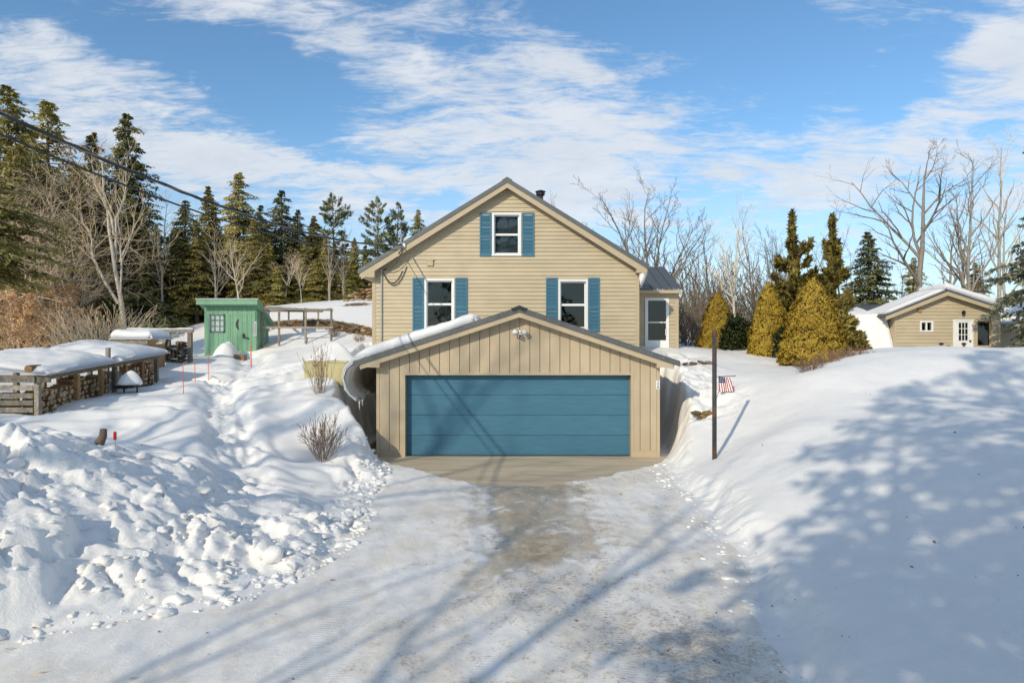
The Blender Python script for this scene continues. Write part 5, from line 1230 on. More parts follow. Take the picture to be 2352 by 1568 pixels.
# golden dwarf spruces
def golden(seed, x, y, top, rad, label, bulge):
    rng = np.random.default_rng(seed); z = gzs(x, y) - .1; h = top - z
    def surf(t, a):
        prof = np.sin(np.clip((1 - t), 0, 1) ** .82 * np.pi * .5) ** .95
        lob = 1 + .10 * np.sin(a * 3 + seed) * (1 - t) + .30 * (vnoise(a * 1.9 + 50, t * h * 1.5, seed) - .5) + .42 * (np.abs(fbm(a * 2.6 + 20, t * h * 3.4, 3, seed + 3)) - .3)
        lob = lob + bulge * np.exp(-((t - .12) / .14) ** 2) * np.maximum(0, np.sin(a * 2 + seed * 1.7))
        return rad * prof * lob
    na, nt_ = 48, 40; A, Tt = np.meshgrid(np.linspace(0, 2 * np.pi, na, endpoint=False), np.linspace(0, .995, nt_)); Rr = surf(Tt, A) * .86
    V = np.stack([np.cos(A) * Rr, np.sin(A) * Rr, Tt * h], 2).reshape(-1, 3); idx = np.arange(na * nt_).reshape(nt_, na); nx_ = np.roll(idx, -1, 1)
    Q = np.stack([idx[:-1].ravel(), nx_[:-1].ravel(), nx_[1:].ravel(), idx[1:].ravel()], 1)
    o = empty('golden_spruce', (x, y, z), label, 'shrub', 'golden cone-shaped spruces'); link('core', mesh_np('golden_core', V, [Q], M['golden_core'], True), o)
    n = 30000; t = 1 - np.sqrt(rng.uniform(0, 1, n)); t = np.clip(t, 0, .99); a = rng.uniform(0, 6.283, n); r_ = surf(t, a)
    dens = np.abs(fbm(a * 2.6 + 20, t * h * 3.4, 3, seed + 3)); keep = (dens > .155) | (rng.uniform(0, 1, n) < .25); t, a, r_ = t[keep], a[keep], r_[keep]; n = len(t)
    P = np.stack([np.cos(a) * r_ * .90, np.sin(a) * r_ * .90, t * h], 1); O = np.stack([np.cos(a), np.sin(a), np.full(n, .40)], 1); D = O * .45 + np.array([0, 0, .55]) + rng.normal(0, .5, (n, 3))
    V, Q, Nn = tufts(P, D, rng.uniform(.05, .11, n), .045, rng, 0, O, .6); link('foliage', mesh_np('golden_foliage', V, [Q], M['golden'], N=Nn), o)
golden(2, ux(1648, 24.5), 24.5, vz(674, 24.5), .66, 'smallest golden cone spruce, nearest to the porch', .3)
golden(3, ux(1766, 22.6), 22.6, vz(648, 22.6), .66, 'middle golden cone spruce, narrow', .25)
golden(4, ux(1868, 20.6), 20.6, vz(638, 20.6), .92, 'largest golden cone spruce beside the snow crest', .35)
def leafbush(seed, x, y, w, h, label):
    rng = np.random.default_rng(seed); z = gzs(x, y); n = 5000; th = rng.uniform(0, 6.283, n); ph = np.arccos(rng.uniform(0, 1, n)); rr = (.75 + .3 * vnoise(th * 2, ph * 4, seed)) * rng.uniform(.6, 1.05, n)
    P = np.stack([np.cos(th) * np.sin(ph) * rr * w, np.sin(th) * np.sin(ph) * rr * w * .8, np.cos(ph) * rr * h], 1); D = P / np.array([w, w, h]) + rng.normal(0, .6, (n, 3))
    V, Q, Nn = tufts(P, D, rng.uniform(.09, .16, n), .05, rng, 0, None, .5); o = empty('evergreen_bush', (x, y, z), label, 'shrub')
    b = Bare(seed, h * .9, .02, .6, 8, levels=2, kids=(5,), stem_spread=.7); V1, Q1 = tubes_np(b.trunk); link('stems', mesh_np('bush_stems', V1, [Q1], M['bark']), o); link('foliage', mesh_np('bush_foliage', V, [Q], M['rhodo'], N=Nn), o)
leafbush(3, ux(1690, 24), 24, .75, 1.25, 'shiny dark green bush between first and second golden cones')
leafbush(4, ux(1800, 22), 22, .45, .9, 'small dark green bush between second and third golden cones')
leafbush(5, ux(1742, 23.5), 23.5, .35, .7, 'low dark green bush at left foot of the middle golden cone')
# trees behind the camera whose shade reaches the yard
for x, y, sc, ro, l in ((-2.7, -4.2, .86, 0, 'dark spruce beside the drive behind the viewer, nearest to the road side'), (-.9, -4.9, 1.03, 2, 'tallest dark spruce beside the drive behind the viewer'), (1.6, -6.0, .96, 4, 'dark spruce behind the viewer on the bank side')):
    plant('big_spruce', 'shade_spruce', x, y, None, l, 'tree', base=0, scale=sc, rot=ro)
GS = 'leafless trees along the road behind the viewer'
reg_bare('limb_maple', M['bark_grey'], M['twig'], 12, seed=37, r0=.2, spread=.7, stems=2, levels=3, kids=(8, 5), clear=.3, ratio=.6, up=.12, wob=.10, stem_spread=.25)
for x, y, key, sc, l in ((-9.0, -7.5, 'limb_maple', .95, 'bare maple with heavy limbs behind the viewer'), (-6.2, -4.6, 'limb_maple', .55, 'small bare maple with heavy limbs behind the viewer'), (-15.2, -6, 'open_maple', 1.35, 'tall bare maple off to the left'), (-20, -9, 'open_maple', 1.5, 'tallest bare maple far off to the left'), (-12.6, -13, 'open_maple', .85, 'bare maple near the utility pole'),
    (-17.5, 2.5, 'birch', .75, 'bare birch left of the snow pile'), (-19, 7, 'birch', .8, 'bare birch left of the log rack'), (-15.5, 6.5, 'slim_pale', .75, 'slim bare tree left of the snow pile'), (-21, 11, 'birch', .95, 'bare birch behind the log rack'),
    (-14.6, 10.5, 'thin_brown', .45, 'small brown bare tree close to the log rack'), (-22, 16, 'thin_brown', .9, 'brown bare tree left of the wood'), (-12.5, -1.0, 'slim_pale', .6, 'slim pale tree beside the road on the left')):
    plant(key, 'roadside_tree', x, y, None, l, 'tree', GS, scale=sc)

# ------------------------------------------------------------------ green shed
SY = 26.0; SX0, SX1 = ux(470, SY), ux(590, SY); SZ0 = 2.1; SZT = vz(704, SY); SD = 1.25; SZB = SZT - .62
shed = empty('green_shed', ((SX0 + SX1) / 2, SY, SZ0), 'mint green plank shed with crescent moon door and lean-to roof', 'shed')
MB().prism([(SX0 + .02, SZ0), (SX1 - .02, SZ0), (SX1 - .02, SZT - .03), (SX0 + .02, SZT - .03)], SY + .005, SY + .06).build('wall', M['green'], shed)
for x0, x1 in ((SX0 + .02, SX0 + .08), (SX1 - .08, SX1 - .02)):
    MB().add([(x0, SY + .06, SZ0), (x1, SY + .06, SZ0), (x1, SY + SD, SZ0), (x0, SY + SD, SZ0), (x0, SY + .06, SZT - .03), (x1, SY + .06, SZT - .03), (x1, SY + SD, SZB - .03), (x0, SY + SD, SZB - .03)],
             [(0, 3, 2, 1), (4, 5, 6, 7), (0, 1, 5, 4), (1, 2, 6, 5), (2, 3, 7, 6), (3, 0, 4, 7)]).build('side_wall', M['green'], shed)
MB().box(SX0 + .08, SX1 - .08, SY + SD - .06, SY + SD, SZ0, SZB - .05).build('rear_wall', M['green'], shed)
nb = 11
for i in range(nb):
    a = SX0 + (SX1 - SX0) * i / nb; b = SX0 + (SX1 - SX0) * (i + 1) / nb - .008
    dxa, dxb = ux(532, SY), ux(579, SY)
    MB().box(a, b, SY - .02, SY + .003, SZ0, SZT - .04).build('plank', M['green'], shed)
for i in range(8):
    y0 = SY + SD * i / 8 + .004; y1 = SY + SD * (i + 1) / 8 - .004; zt0 = SZT - .04 - .62 * (y0 - SY) / SD; zt1 = SZT - .04 - .62 * (y1 - SY) / SD
    MB().add([(SX1 - .018, y0, SZ0), (SX1 + .002, y0, SZ0), (SX1 + .002, y1, SZ0), (SX1 - .018, y1, SZ0), (SX1 - .018, y0, zt0), (SX1 + .002, y0, zt0), (SX1 + .002, y1, zt1), (SX1 - .018, y1, zt1)],
             [(0, 3, 2, 1), (4, 5, 6, 7), (0, 1, 5, 4), (1, 2, 6, 5), (2, 3, 7, 6), (3, 0, 4, 7)]).build('plank', M['green'], shed)
ro = []
def shed_roof(z_off, th, x0, x1, y0, y1, name, mat):
    zf = lambda y: SZT - .62 * (y - SY) / SD + z_off
    return MB().add([(x0, y0, zf(y0)), (x1, y0, zf(y0)), (x1, y1, zf(y1)), (x0, y1, zf(y1)), (x0, y0, zf(y0) + th), (x1, y0, zf(y0) + th), (x1, y1, zf(y1) + th), (x0, y1, zf(y1) + th)],
             [(0, 3, 2, 1), (4, 5, 6, 7), (0, 1, 5, 4), (1, 2, 6, 5), (2, 3, 7, 6), (3, 0, 4, 7)]).build(name, mat, shed)
shed_roof(-.02, .07, SX0 - .14, SX1 + .16, SY - .38, SY + SD + .15, 'roof', M['green'])
shed_roof(.052, .03, SX0 - .17, SX1 + .19, SY - .41, SY + SD + .18, 'roof_sheet', M['galv'])
shed_roof(-.14, .115, SX0 - .145, SX1 + .165, SY - .40, SY - .382, 'fascia', M['green'])
dd_ = MB(); dx0, dx1, dz1 = ux(528, SY), ux(568, SY), vz(722, SY)
dd_.box(dx0, dx0 + .03, SY - .032, SY - .021, SZ0, dz1).box(dx1 - .03, dx1, SY - .032, SY - .021, SZ0, dz1).box(dx0 + .03, dx1 - .03, SY - .032, SY - .021, dz1 - .03, dz1)
sdoor = dd_.build('door', M['green'], shed)
cres = []; cx, cz, cr = ux(551, SY), vz(745, SY), .21
for i in range(15): a = R(90 + 180 * i / 14); cres.append((cx + cr * .72 * math.cos(a), cz + cr * math.sin(a)))
for i in range(1, 14): a = R(270 - 180 * i / 14); cres.append((cx + .0 + cr * .22 * math.cos(a), cz + cr * math.sin(a)))
MB().prism(cres, SY - .024, SY - .0205).build('moon_cutout', M['dark_in'], sdoor)
MB().box(ux(559, SY), ux(562, SY), SY - .06, SY - .02, vz(776, SY), vz(766, SY)).beam((ux(561, SY), SY - .05, vz(774, SY)), (ux(572, SY), SY - .05, vz(777, SY)), .05, .04).build('latch', M['black'], sdoor)
wx0, wx1, wz0, wz1 = ux(483, SY), ux(517, SY), vz(763, SY), vz(722, SY)
wf = MB()
for a in ((wx0, wx0 + .045, wz0, wz1), (wx1 - .045, wx1, wz0, wz1), (wx0, wx1, wz0, wz0 + .045), (wx0, wx1, wz1 - .045, wz1)): wf.box(a[0], a[1], SY - .06, SY - .018, a[2], a[3])
for i in (1, 2):
    x = wx0 + (wx1 - wx0) * i / 3; z = wz0 + (wz1 - wz0) * i / 3; wf.box(x - .014, x + .014, SY - .05, SY - .02, wz0 + .045, wz1 - .045); wf.box(wx0 + .045, wx1 - .045, SY - .049, SY - .021, z - .014, z + .014)
swin = wf.build('window', M['slate'], shed)
M['shed_pane'] = painted('shed_pane', (.42, .54, .48), .15, .1)
for i in range(3):
    for j in range(3):
        a = wx0 + (wx1 - wx0) * i / 3; b = wx0 + (wx1 - wx0) * (i + 1) / 3; c = wz0 + (wz1 - wz0) * j / 3; d = wz0 + (wz1 - wz0) * (j + 1) / 3
        MB().box(a + .02, b - .02, SY - .03, SY - .025, c + .02, d - .02).build('pane', M['shed_pane'], swin)
th = empty('thermometer', (SX1 - .02, SY - .05, vz(765, SY)), 'grey wall thermometer hung on right corner of green shed', 'thermometer')
MB().box(SX1 - .10, SX1 + .01, SY - .055, SY - .025, vz(772, SY), vz(738, SY)).build('board', M['galv'], th)
MB().box(SX1 - .055, SX1 - .04, SY - .06, SY - .056, vz(769, SY), vz(741, SY)).build('scale_tube', M['black'], th)
MB().tube([(SX1 - .045, SY - .04, vz(738, SY)), (SX1 - .045, SY - .04, vz(715, SY))], .006, 5).build('hanger', M['black'], th)
crate = empty('wooden_box', (ux(548, 24.6), 24.6, 2.2), 'small tan wooden box on snow in front of green shed door', 'box')
bx0, bx1 = ux(537, 24.6), ux(560, 24.6); zb = gz(ux(548, 24.6), 24.6) - .05; zt = zb + .30
for i in range(2): MB().box(bx0, bx1, 24.6, 24.62, zb + .152 * i, zb + .152 * i + .145).build('slat', M['fresh_wood'], crate)
MB().box(bx0, bx0 + .02, 24.62, 24.9, zb, zt).box(bx1 - .02, bx1, 24.62, 24.9, zb, zt).box(bx0 + .02, bx1 - .02, 24.88, 24.9, zb, zt).box(bx0 - .01, bx1 + .01, 24.59, 24.91, zt, zt + .02).build('body', M['old_wood'], crate)
def mound(name, x, y, rx, ry, h, label, seed, z=None, power=1.0):
    n = 34; A, Rr = np.meshgrid(np.linspace(0, 2 * np.pi, n, endpoint=False), np.linspace(0.02, 1, 18)); zb = gz(x, y) - .12 if z is None else z
    X = np.cos(A) * Rr * rx * (1 + .15 * np.sin(3 * A + seed)); Y = np.sin(A) * Rr * ry; Zz = h * np.clip(np.cos(Rr * math.pi / 2), 0, 1) ** power * (1 + .12 * fbm(X * 2 + 9, Y * 2, 3, seed)) + .02 * np.sin(Y * 14 + X * 3)
    V = np.stack([X, Y, Zz], 2).reshape(-1, 3); idx = np.arange(V.shape[0]).reshape(18, n); nx_ = np.roll(idx, -1, 1)
    Q = np.stack([idx[:-1].ravel(), idx[1:].ravel(), nx_[1:].ravel(), nx_[:-1].ravel()], 1); V = np.concatenate([V, [[0, 0, h]], [[0, 0, -.05]]]); t = len(V) - 2
    T1 = np.stack([np.full(n, t), idx[0], nx_[0]], 1); T2 = np.stack([np.full(n, t + 1), nx_[-1], idx[-1]], 1)
    return tag(link(name, mesh_np(name, V, [Q, T1, T2], M['snow'], True), None, (x, y, zb)), label, 'snow')
mound('snow_mound', ux(523, 25.2), 25.2, .44, .7, .62, 'humped snow drift leaning on the green shed wall', 3, power=.6)

# ------------------------------------------------------------------ wire run
run = empty('chicken_run', (-8.4, 27.2, 2.4), 'weathered grey timber frame of a wire run beside green shed', 'animal run')
FYr, BYr = 26.4, 29.0; zt_ = vz(711, FYr)
fx = [ux(u, FYr) for u in (604, 641, 702, 761)]; bx = [ux(u, BYr) for u in (617, 663, 698, 731)]
zt_b = vz(716, BYr)
for x in fx: MB().box(x - .034, x + .034, FYr - .034, FYr + .034, gzs(x, FYr) - .35, zt_).build('post', M['old_wood'], run)
for x in bx: MB().box(x - .03, x + .03, BYr - .03, BYr + .03, gzs(x, BYr) - .35, zt_b).build('post', M['old_wood'], run)
for z, h in ((zt_ + .04, .08), (vz(752, FYr), .07)):
    MB().beam((fx[0] - .05, FYr - .051, z), (fx[-1] + .08, FYr - .051, z - (.06 if h > .075 else 0)), .03, h).build('rail', M['old_wood'], run)
MB().beam((bx[0] - .4, BYr, zt_b + .04), (bx[-1] + .2, BYr, zt_b + .02), .07, .07).build('rail', M['old_wood'], run)
for xa, xb in ((fx[1], bx[1]), (fx[2], bx[2]), (fx[3], bx[3]), (fx[0], bx[0])):
    MB().beam((xa, FYr - .03, zt_ + .035), (xb, BYr, zt_b + .035), .07, .06).build('rafter', M['old_wood'], run)
MB().beam((fx[0], FYr - .1, vz(799, FYr)), (fx[1], FYr - .1, vz(799, FYr)), .05, .10).build('base_board', M['fresh_wood'], run)
MB().beam((fx[2], FYr - .09, vz(800, FYr)), (fx[2] + .12, FYr - .15, vz(775, FYr)), .04, .04).beam((fx[2] - .1, FYr - .1, vz(790, FYr)), (fx[2] + .06, FYr - .12, vz(798, FYr)), .04, .04).build('brace', M['slate'], run)
blanket('rail_snow', fx[0] + .05, fx[1] + .1, FYr - .05, BYr - .1, lambda x, y: zt_ + .085 + (y - FYr) * (zt_b - zt_) / (BYr - FYr), .06, 'thin snow strip on top of the wire run frame', edge=.1, n=(12, 20), seed=4)

# ------------------------------------------------------------------ log racks
rnd = random.Random(77)
LOGM = []
for i in range(10):
    n = rnd.choice((3, 4, 5, 6, 7)); rr = .068
    poly = [(rr * rnd.uniform(.72, 1.12) * math.cos(6.283 * j / n + .3), rr * rnd.uniform(.72, 1.12) * math.sin(6.283 * j / n + .3)) for j in range(n)]
    V = [(-.2, a, b) for a, b in poly] + [(.2, a, b) for a, b in poly]
    me = bpy.data.meshes.new('log'); me.from_pydata(V, [], [tuple(range(n))[::-1], tuple(range(n, 2 * n))] + [(j, (j + 1) % n, (j + 1) % n + n, j + n) for j in range(n)])
    LOGM.append(me)
def logset(ends, bark):
    out = []
    for me in LOGM:
        c = me.copy(); c.materials.append(ends); c.materials.append(bark); mi = [0, 0] + [1] * (len(c.polygons) - 2); c.polygons.foreach_set('material_index', mi); out.append(c)
    return out
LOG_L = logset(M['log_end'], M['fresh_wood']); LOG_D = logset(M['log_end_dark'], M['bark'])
def log(parent, meshes, p, yaw):
    o = bpy.data.objects.new('log', rnd.choice(meshes)); COL.objects.link(o); o.parent = parent; o.location = Vector(p) - WL[parent.name]; o.rotation_euler = (rnd.uniform(0, 6.28), rnd.uniform(-.04, .04), yaw + rnd.uniform(-.06, .06)); s = rnd.uniform(.82, 1.12); o.scale = (1, s, s)
RXF = -10.42; RY0, RY1 = 15.0, 20.0
def rk(y): return gzs(RXF, y)
def top_z(y): return vz(866, 15.0) + (y - 15.0) * .075
rack = empty('log_rack', (RXF - .7, 15, 1.0), 'long low timber log rack with sheet roof at left edge', 'rack')
stack = empty('firewood_stack', (RXF - .2, 15.2, 1.0), 'split firewood with pale ends stacked inside the long rack', 'firewood')
y = RY0 + .12; nlog = 0
while y < RY1 - .1 and nlog < 292:
    if 17.85 < y < 18.85: y += .13; continue
    zb = rk(y) - .12; zz = zb; lim = top_z(y) - .22 - (.10 if y < 16.2 else 0) - .05 * math.sin(y * 3)
    while zz < lim and nlog < 292:
        log(stack, LOG_L, (RXF - .24 + rnd.uniform(-.03, .04), y + rnd.uniform(-.025, .025), zz), 0); zz += .118; nlog += 1
    y += .132
z = rk(RY0) - .15
while z < top_z(RY0) - .3:
    for xo in (-.68, -1.1): log(stack, LOG_L, (RXF + xo, RY0 + .12 + rnd.uniform(-.02, .02), z), 0)
    z += .122
for i, yy in enumerate((15.0, 16.35, 17.3, 17.9, 18.4, 19.2, 20.0)):
    MB().box(RXF - .05, RXF + .05, yy - .05, yy + .05, rk(yy) - .4, top_z(yy) - .10).build('post', M['old_wood'] if i % 3 == 0 else M['fresh_wood'], rack)
    MB().box(RXF - 1.5, RXF - 1.4, yy - .05, yy + .05, rk(yy) - .4, top_z(yy) + .06).build('post', M['old_wood'], rack)
MB().beam((RXF + .0, RY0 - .15, top_z(RY0 - .15) - .03), (RXF, RY1 + .1, top_z(RY1 + .1) - .03), .06, .13).build('beam', M['old_wood'], rack)
MB().beam((RXF - 1.45, RY0 - .15, top_z(RY0) + .13), (RXF - 1.45, RY1 + .1, top_z(RY1) + .13), .06, .13).build('beam', M['old_wood'], rack)
for i in range(5):
    z = rk(RY0) - .05 + .155 * i + (.02 if i == 4 else 0); MB().box(RXF - 2.0, RXF - .06, RY0 - .075, RY0 - .052, z, z + .11).build('slat', M['old_wood'], rack)
MB().box(RXF - 2.0, RXF + .35, RY0 - .11, RY0 - .078, top_z(RY0) - .11, top_z(RY0) + .05).build('header_board', M['old_wood'], rack)
def rroof(x, y): return top_z(y) + .06 + (RXF + .3 - x) * .11
xa, xb = RXF - 1.75, RXF + .32
MB().add([(xa, RY0 - .2, rroof(xa, RY0 - .2)), (xb, RY0 - .2, rroof(xb, RY0 - .2)), (xb, RY1 + .2, rroof(xb, RY1 + .2)), (xa, RY1 + .2, rroof(xa, RY1 + .2)), (xa, RY0 - .2, rroof(xa, RY0 - .2) + .02), (xb, RY0 - .2, rroof(xb, RY0 - .2) + .02), (xb, RY1 + .2, rroof(xb, RY1 + .2) + .02), (xa, RY1 + .2, rroof(xa, RY1 + .2) + .02)],
         [(0, 3, 2, 1), (4, 5, 6, 7), (0, 1, 5, 4), (1, 2, 6, 5), (2, 3, 7, 6), (3, 0, 4, 7)]).build('roof_sheet', M['galv'], rack)
blanket('rack_snow', xa - .02, xb - .02, RY0 - .16, 17.45, lambda x, y: rroof(x, y) + .02, lambda x, y: .17 + .06 * np.sin(y * 2), 'nearer snow pillow on roof of the long log rack', edge=.35, n=(36, 40), seed=12)
blanket('rack_snow', xa - .02, xb - .02, 17.6, RY1 + .15, lambda x, y: rroof(x, y) + .02, lambda x, y: .20 + .06 * np.sin(y * 2 + 2), 'farther snow pillow on roof of the long log rack', edge=.45, n=(36, 36), seed=13)
thing_mesh(MB().box(xb - .30, xb - .22, 17.46, 17.56, rroof(xb, 17.5) + .02, rroof(xb, 17.5) + .38), 'roof_board', M['old_wood'], (xb - .26, 17.5, rroof(xb, 17.5) + .02), 'upright grey board stub between the two snow pillows', 'board')
thing_mesh(MB().tube([(xb - .42, RY0 - .16, rroof(xb, 15) + .13), (xb - .42, RY0 + .3, rroof(xb, 15) + .13)], .085, 14), 'round_log', M['fresh_wood'], (xb - .42, RY0, rroof(xb, 15)), 'round log end poking from snow on rack roof', 'log')
bucket_root = empty('storage_tub', (RXF - .1, 18.35, rk(18.35)), 'grey tub stored in the open bay of the log rack', 'tub')
MB().tube([(RXF - .35, 18.3, rk(18.3) + .1), (RXF - .33, 18.3, rk(18.3) + .5)], [.2, .26], 16).build('tub_body', M['galv'], bucket_root, True)
# wheelbarrow-like snow hump in front of the rack
sled = empty('snow_covered_cart', (ux(298, 17.5), 17.5, 1.3), 'low dark cart tray under a snow hump beside log rack', 'cart')
cz_ = gz(ux(298, 17.5), 17.5)
MB().prism([(ux(277, 17.5), cz_ + .10), (ux(322, 17.5), cz_ + .13), (ux(324, 17.5), cz_ + .20), (ux(274, 17.5), cz_ + .17)], 17.2, 17.9).build('tray', M['black'], sled)
MB().tube([(ux(285, 17.5), 17.5, cz_ - .1), (ux(285, 17.5), 17.5, cz_ + .12)], .02, 6).tube([(ux(315, 17.5), 17.5, cz_ - .1), (ux(315, 17.5), 17.5, cz_ + .14)], .02, 6).build('leg', M['black'], sled)
mound('cart_snow', ux(298, 17.5), 17.52, .27, .34, .34, 'rounded snow cap on the dark cart tray', 8, z=cz_ + .185, power=.7)
# taller rack with a snow cap, and the open log frame behind
TY = 21.0; tx0, tx1 = ux(264, TY), ux(338, TY); tg = gzs(tx1, TY)
tall = empty('roofed_log_bin', ((tx0 + tx1) / 2, TY, tg), 'square timber bin with snow capped roof behind the long rack', 'bin')
tzt = vz(790, TY)
for x in (tx0 + .1, tx1 - .05):
    for yy in (TY, TY + 1.0): MB().box(x - .06, x + .06, yy - .06, yy + .06, tg - .4, tzt).build('post', M['old_wood'], tall)
MB().box(tx0 - .05, tx1 + .06, TY - .09, TY - .062, tzt - .02, tzt + .14).build('header_board', M['old_wood'], tall)
MB().box(tx0 - .1, tx1 + .2, TY - .15, TY + 1.15, tzt + .143, tzt + .17).build('roof_sheet', M['galv'], tall)
MB().box(tx1 - .02, tx1 + .01, TY + .07, TY + .93, tg + .1, tzt).build('side_board', M['fresh_wood'], tall)
blanket('bin_snow', tx0 - .1, tx1 + .2, TY - .15, TY + 1.15, lambda x, y: x * 0 + tzt + .172, .27, 'square snow cap on the timber bin roof', edge=.3, n=(24, 24), seed=15)
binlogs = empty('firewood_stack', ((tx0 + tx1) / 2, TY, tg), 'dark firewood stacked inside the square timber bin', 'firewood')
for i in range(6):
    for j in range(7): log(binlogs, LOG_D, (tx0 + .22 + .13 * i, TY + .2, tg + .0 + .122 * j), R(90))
FY2 = 23.0; qx0, qx1 = ux(290, FY2), ux(440, FY2); fz_ = vz(757, FY2)
frame = empty('timber_frame', ((qx0 + qx1) / 2, FY2, 2.1), 'open grey timber frame with snowy top beam before the wood', 'frame')
for x, dy in ((qx0 + .05, 0), (ux(378, FY2), .25), (qx1 - .05, 0)): MB().box(x - .065, x + .065, FY2 - .065 + dy, FY2 + .065 + dy, gzs(x, FY2) - .4, fz_ - .09).build('post', M['old_wood'], frame)
MB().box(qx0 - .03, qx1 + .06, FY2 - .06, FY2 + .06, fz_ - .088, fz_ + .0).build('beam', M['old_wood'], frame)
MB().beam((ux(368, FY2), FY2 + .15, vz(800, FY2)), (ux(380, FY2), FY2 + .12, vz(762, FY2)), .06, .10).build('brace', M['old_wood'], frame)
blanket('beam_snow', qx0 - .02, qx1 + .05, FY2 - .06, FY2 + .06, lambda x, y: x * 0 + fz_, .05, 'thin snow line on top beam of the log frame', edge=.05, n=(40, 6), seed=16)
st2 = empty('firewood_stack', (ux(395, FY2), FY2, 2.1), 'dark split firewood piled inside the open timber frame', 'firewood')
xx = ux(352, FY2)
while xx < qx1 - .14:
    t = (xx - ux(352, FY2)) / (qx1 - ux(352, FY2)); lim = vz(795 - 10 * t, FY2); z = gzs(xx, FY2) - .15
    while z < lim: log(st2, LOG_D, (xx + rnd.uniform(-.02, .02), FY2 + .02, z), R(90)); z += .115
    xx += .128
# leaning box of split wood beside the frame
thing_mesh(MB().beam((ux(340, 23.8), 23.8, vz(790, 23.8)), (ux(372, 23.8), 23.8, vz(757, 23.8)), .5, .16), 'leaning_plank', M['fresh_wood'], (ux(340, 23.8), 23.8, vz(790, 23.8)), 'brown plank leaning inside the open timber frame', 'plank')

# ------------------------------------------------------------------ generator
NY = 18.0; nx0, nx1 = ux(698, NY), ux(797, NY); nz0, nz1 = vz(885, NY), vz(829, NY)
gen = empty('generator', ((nx0 + nx1) / 2, NY, nz0), 'cream standby generator cabinet half buried beside the garage', 'generator')
MB().box(nx0, nx1, NY, NY + .62, nz0, nz1 - .05).build('cabinet', M['cream'], gen, bevel=.012)
MB().box(nx0 - .015, nx1 + .015, NY - .015, NY + .64, nz1 - .048, nz1).build('lid', M['cream'], gen, bevel=.01)
MB().box(nx0 + .22, nx1 - .06, NY - .008, NY - .001, nz0 + .05, nz1 - .07).build('front_panel', M['cream'], gen)
MB().box(nx0 + .25, nx0 + .38, NY - .014, NY - .0085, nz1 - .125, nz1 - .10).build('vent_slot', M['black'], gen)
MB().box(nx0 + .56, nx0 + .60, NY - .014, NY - .0085, nz1 - .125, nz1 - .10).build('latch', M['black'], gen)
gm = mound('generator_snow', ux(762, 18.4), 18.38, .58, .40, .5, 'pointed heap of old snow on the generator lid', 21, z=nz1 - .005, power=1.0)
# ------------------------------------------------------------------ stakes and small markers
for i, (u, va, vb, Y, l) in enumerate(((420, 834, 884, 17.0, 'orange stake nearest the log rack'), (447, 823, 862, 18.6, 'orange stake in the middle of the row of three'), (478, 813, 852, 20.0, 'orange stake in front of green shed window'), (576, 790, 822, 22.6, 'short thick orange stake below green shed corner'))):
    x = ux(u, Y); g = gz(x, Y); t = vz(va, Y); r_ = .010 if i < 3 else .02
    thing_mesh(MB().tube([(x + .02, Y, g - .15), (x, Y, max(t, g + .3))], r_, 6), 'snow_stake', M['orange'], (x, Y, g - .15), l, 'stake', 'orange snow stakes')
mx, mY = ux(264, 10.4), 10.4; mg = gz(mx, mY)
mk = empty('reflector_marker', (mx, mY, mg), 'red topped reflector on a thin rod in the snow', 'marker')
MB().tube([(mx + .02, mY, mg - .1), (mx, mY, mg + .18)], .006, 6).build('rod', M['galv'], mk)
MB().box(mx - .022, mx + .022, mY - .012, mY + .012, mg + .18, mg + .31).build('reflector', M['red'], mk, bevel=.006)
sx_, sy_ = ux(232, 10.8), 10.8; sg = gz(sx_, sy_)
thing_mesh(MB().tube([(sx_ - .12, sy_, sg - .1), (sx_ - .02, sy_, sg + .05), (sx_ + .03, sy_, sg + .14), (sx_ + .04, sy_, sg + .26)], [.09, .075, .06, .05], 7), 'broken_stump', M['bark_brown'], (sx_, sy_, sg - .1), 'broken brown stump sticking out of snow by the red marker', 'stump', smooth=True)

# ------------------------------------------------------------------ stones
def rock_mesh(seed, flat_=.7):
    r_ = random.Random(seed); import bmesh
    bm = bmesh.new(); bmesh.ops.create_icosphere(bm, subdivisions=1, radius=1)
    for v in bm.verts: v.co *= r_.uniform(.72, 1.1); v.co.z *= flat_
    me = bpy.data.meshes.new('stone'); bm.to_mesh(me); bm.free(); return me
ROCKS = [rock_mesh(i) for i in range(6)]
def rockset(mat):
    o = []
    for m in ROCKS: c = m.copy(); c.materials.append(mat); o.append(c)
    return o
RK_T = rockset(M['stone']); RK_M = rockset(M['mossy']); RK_F = rockset(M['flagstone'])
def stone(parent, meshes, p, s, name='stone'):
    o = bpy.data.objects.new(name, rnd.choice(meshes)); COL.objects.link(o); o.parent = parent; o.location = Vector(p) - WL[parent.name]; o.rotation_euler = (rnd.uniform(-.4, .4), rnd.uniform(-.4, .4), rnd.uniform(0, 6.28)); o.scale = (s * rnd.uniform(.85, 1.3), s * rnd.uniform(.8, 1.1), s * rnd.uniform(.7, 1.0)); return o
heap = empty('stone_heap', (ux(835, 33), 33, 4.3), 'heap of tan field stones left of the house roof corner', 'stone heap')
for row in range(7):
    z = vz(700, 33) + .20 * row; xl = ux(783 + row * 11 + (6 if row > 4 else 0), 33)
    x = xl
    while x < ux(885, 33):
        s = rnd.uniform(.13, .19); stone(heap, RK_T, (x, 33 + .12 * row + rnd.uniform(-.08, .08), z + rnd.uniform(-.04, .04)), s); x += s * 1.75
wallr = empty('stone_edging', (ux(700, 29.5), 29.5, 3.2), 'low rough edging of mossy stones on bank behind wire run', 'stone edging')
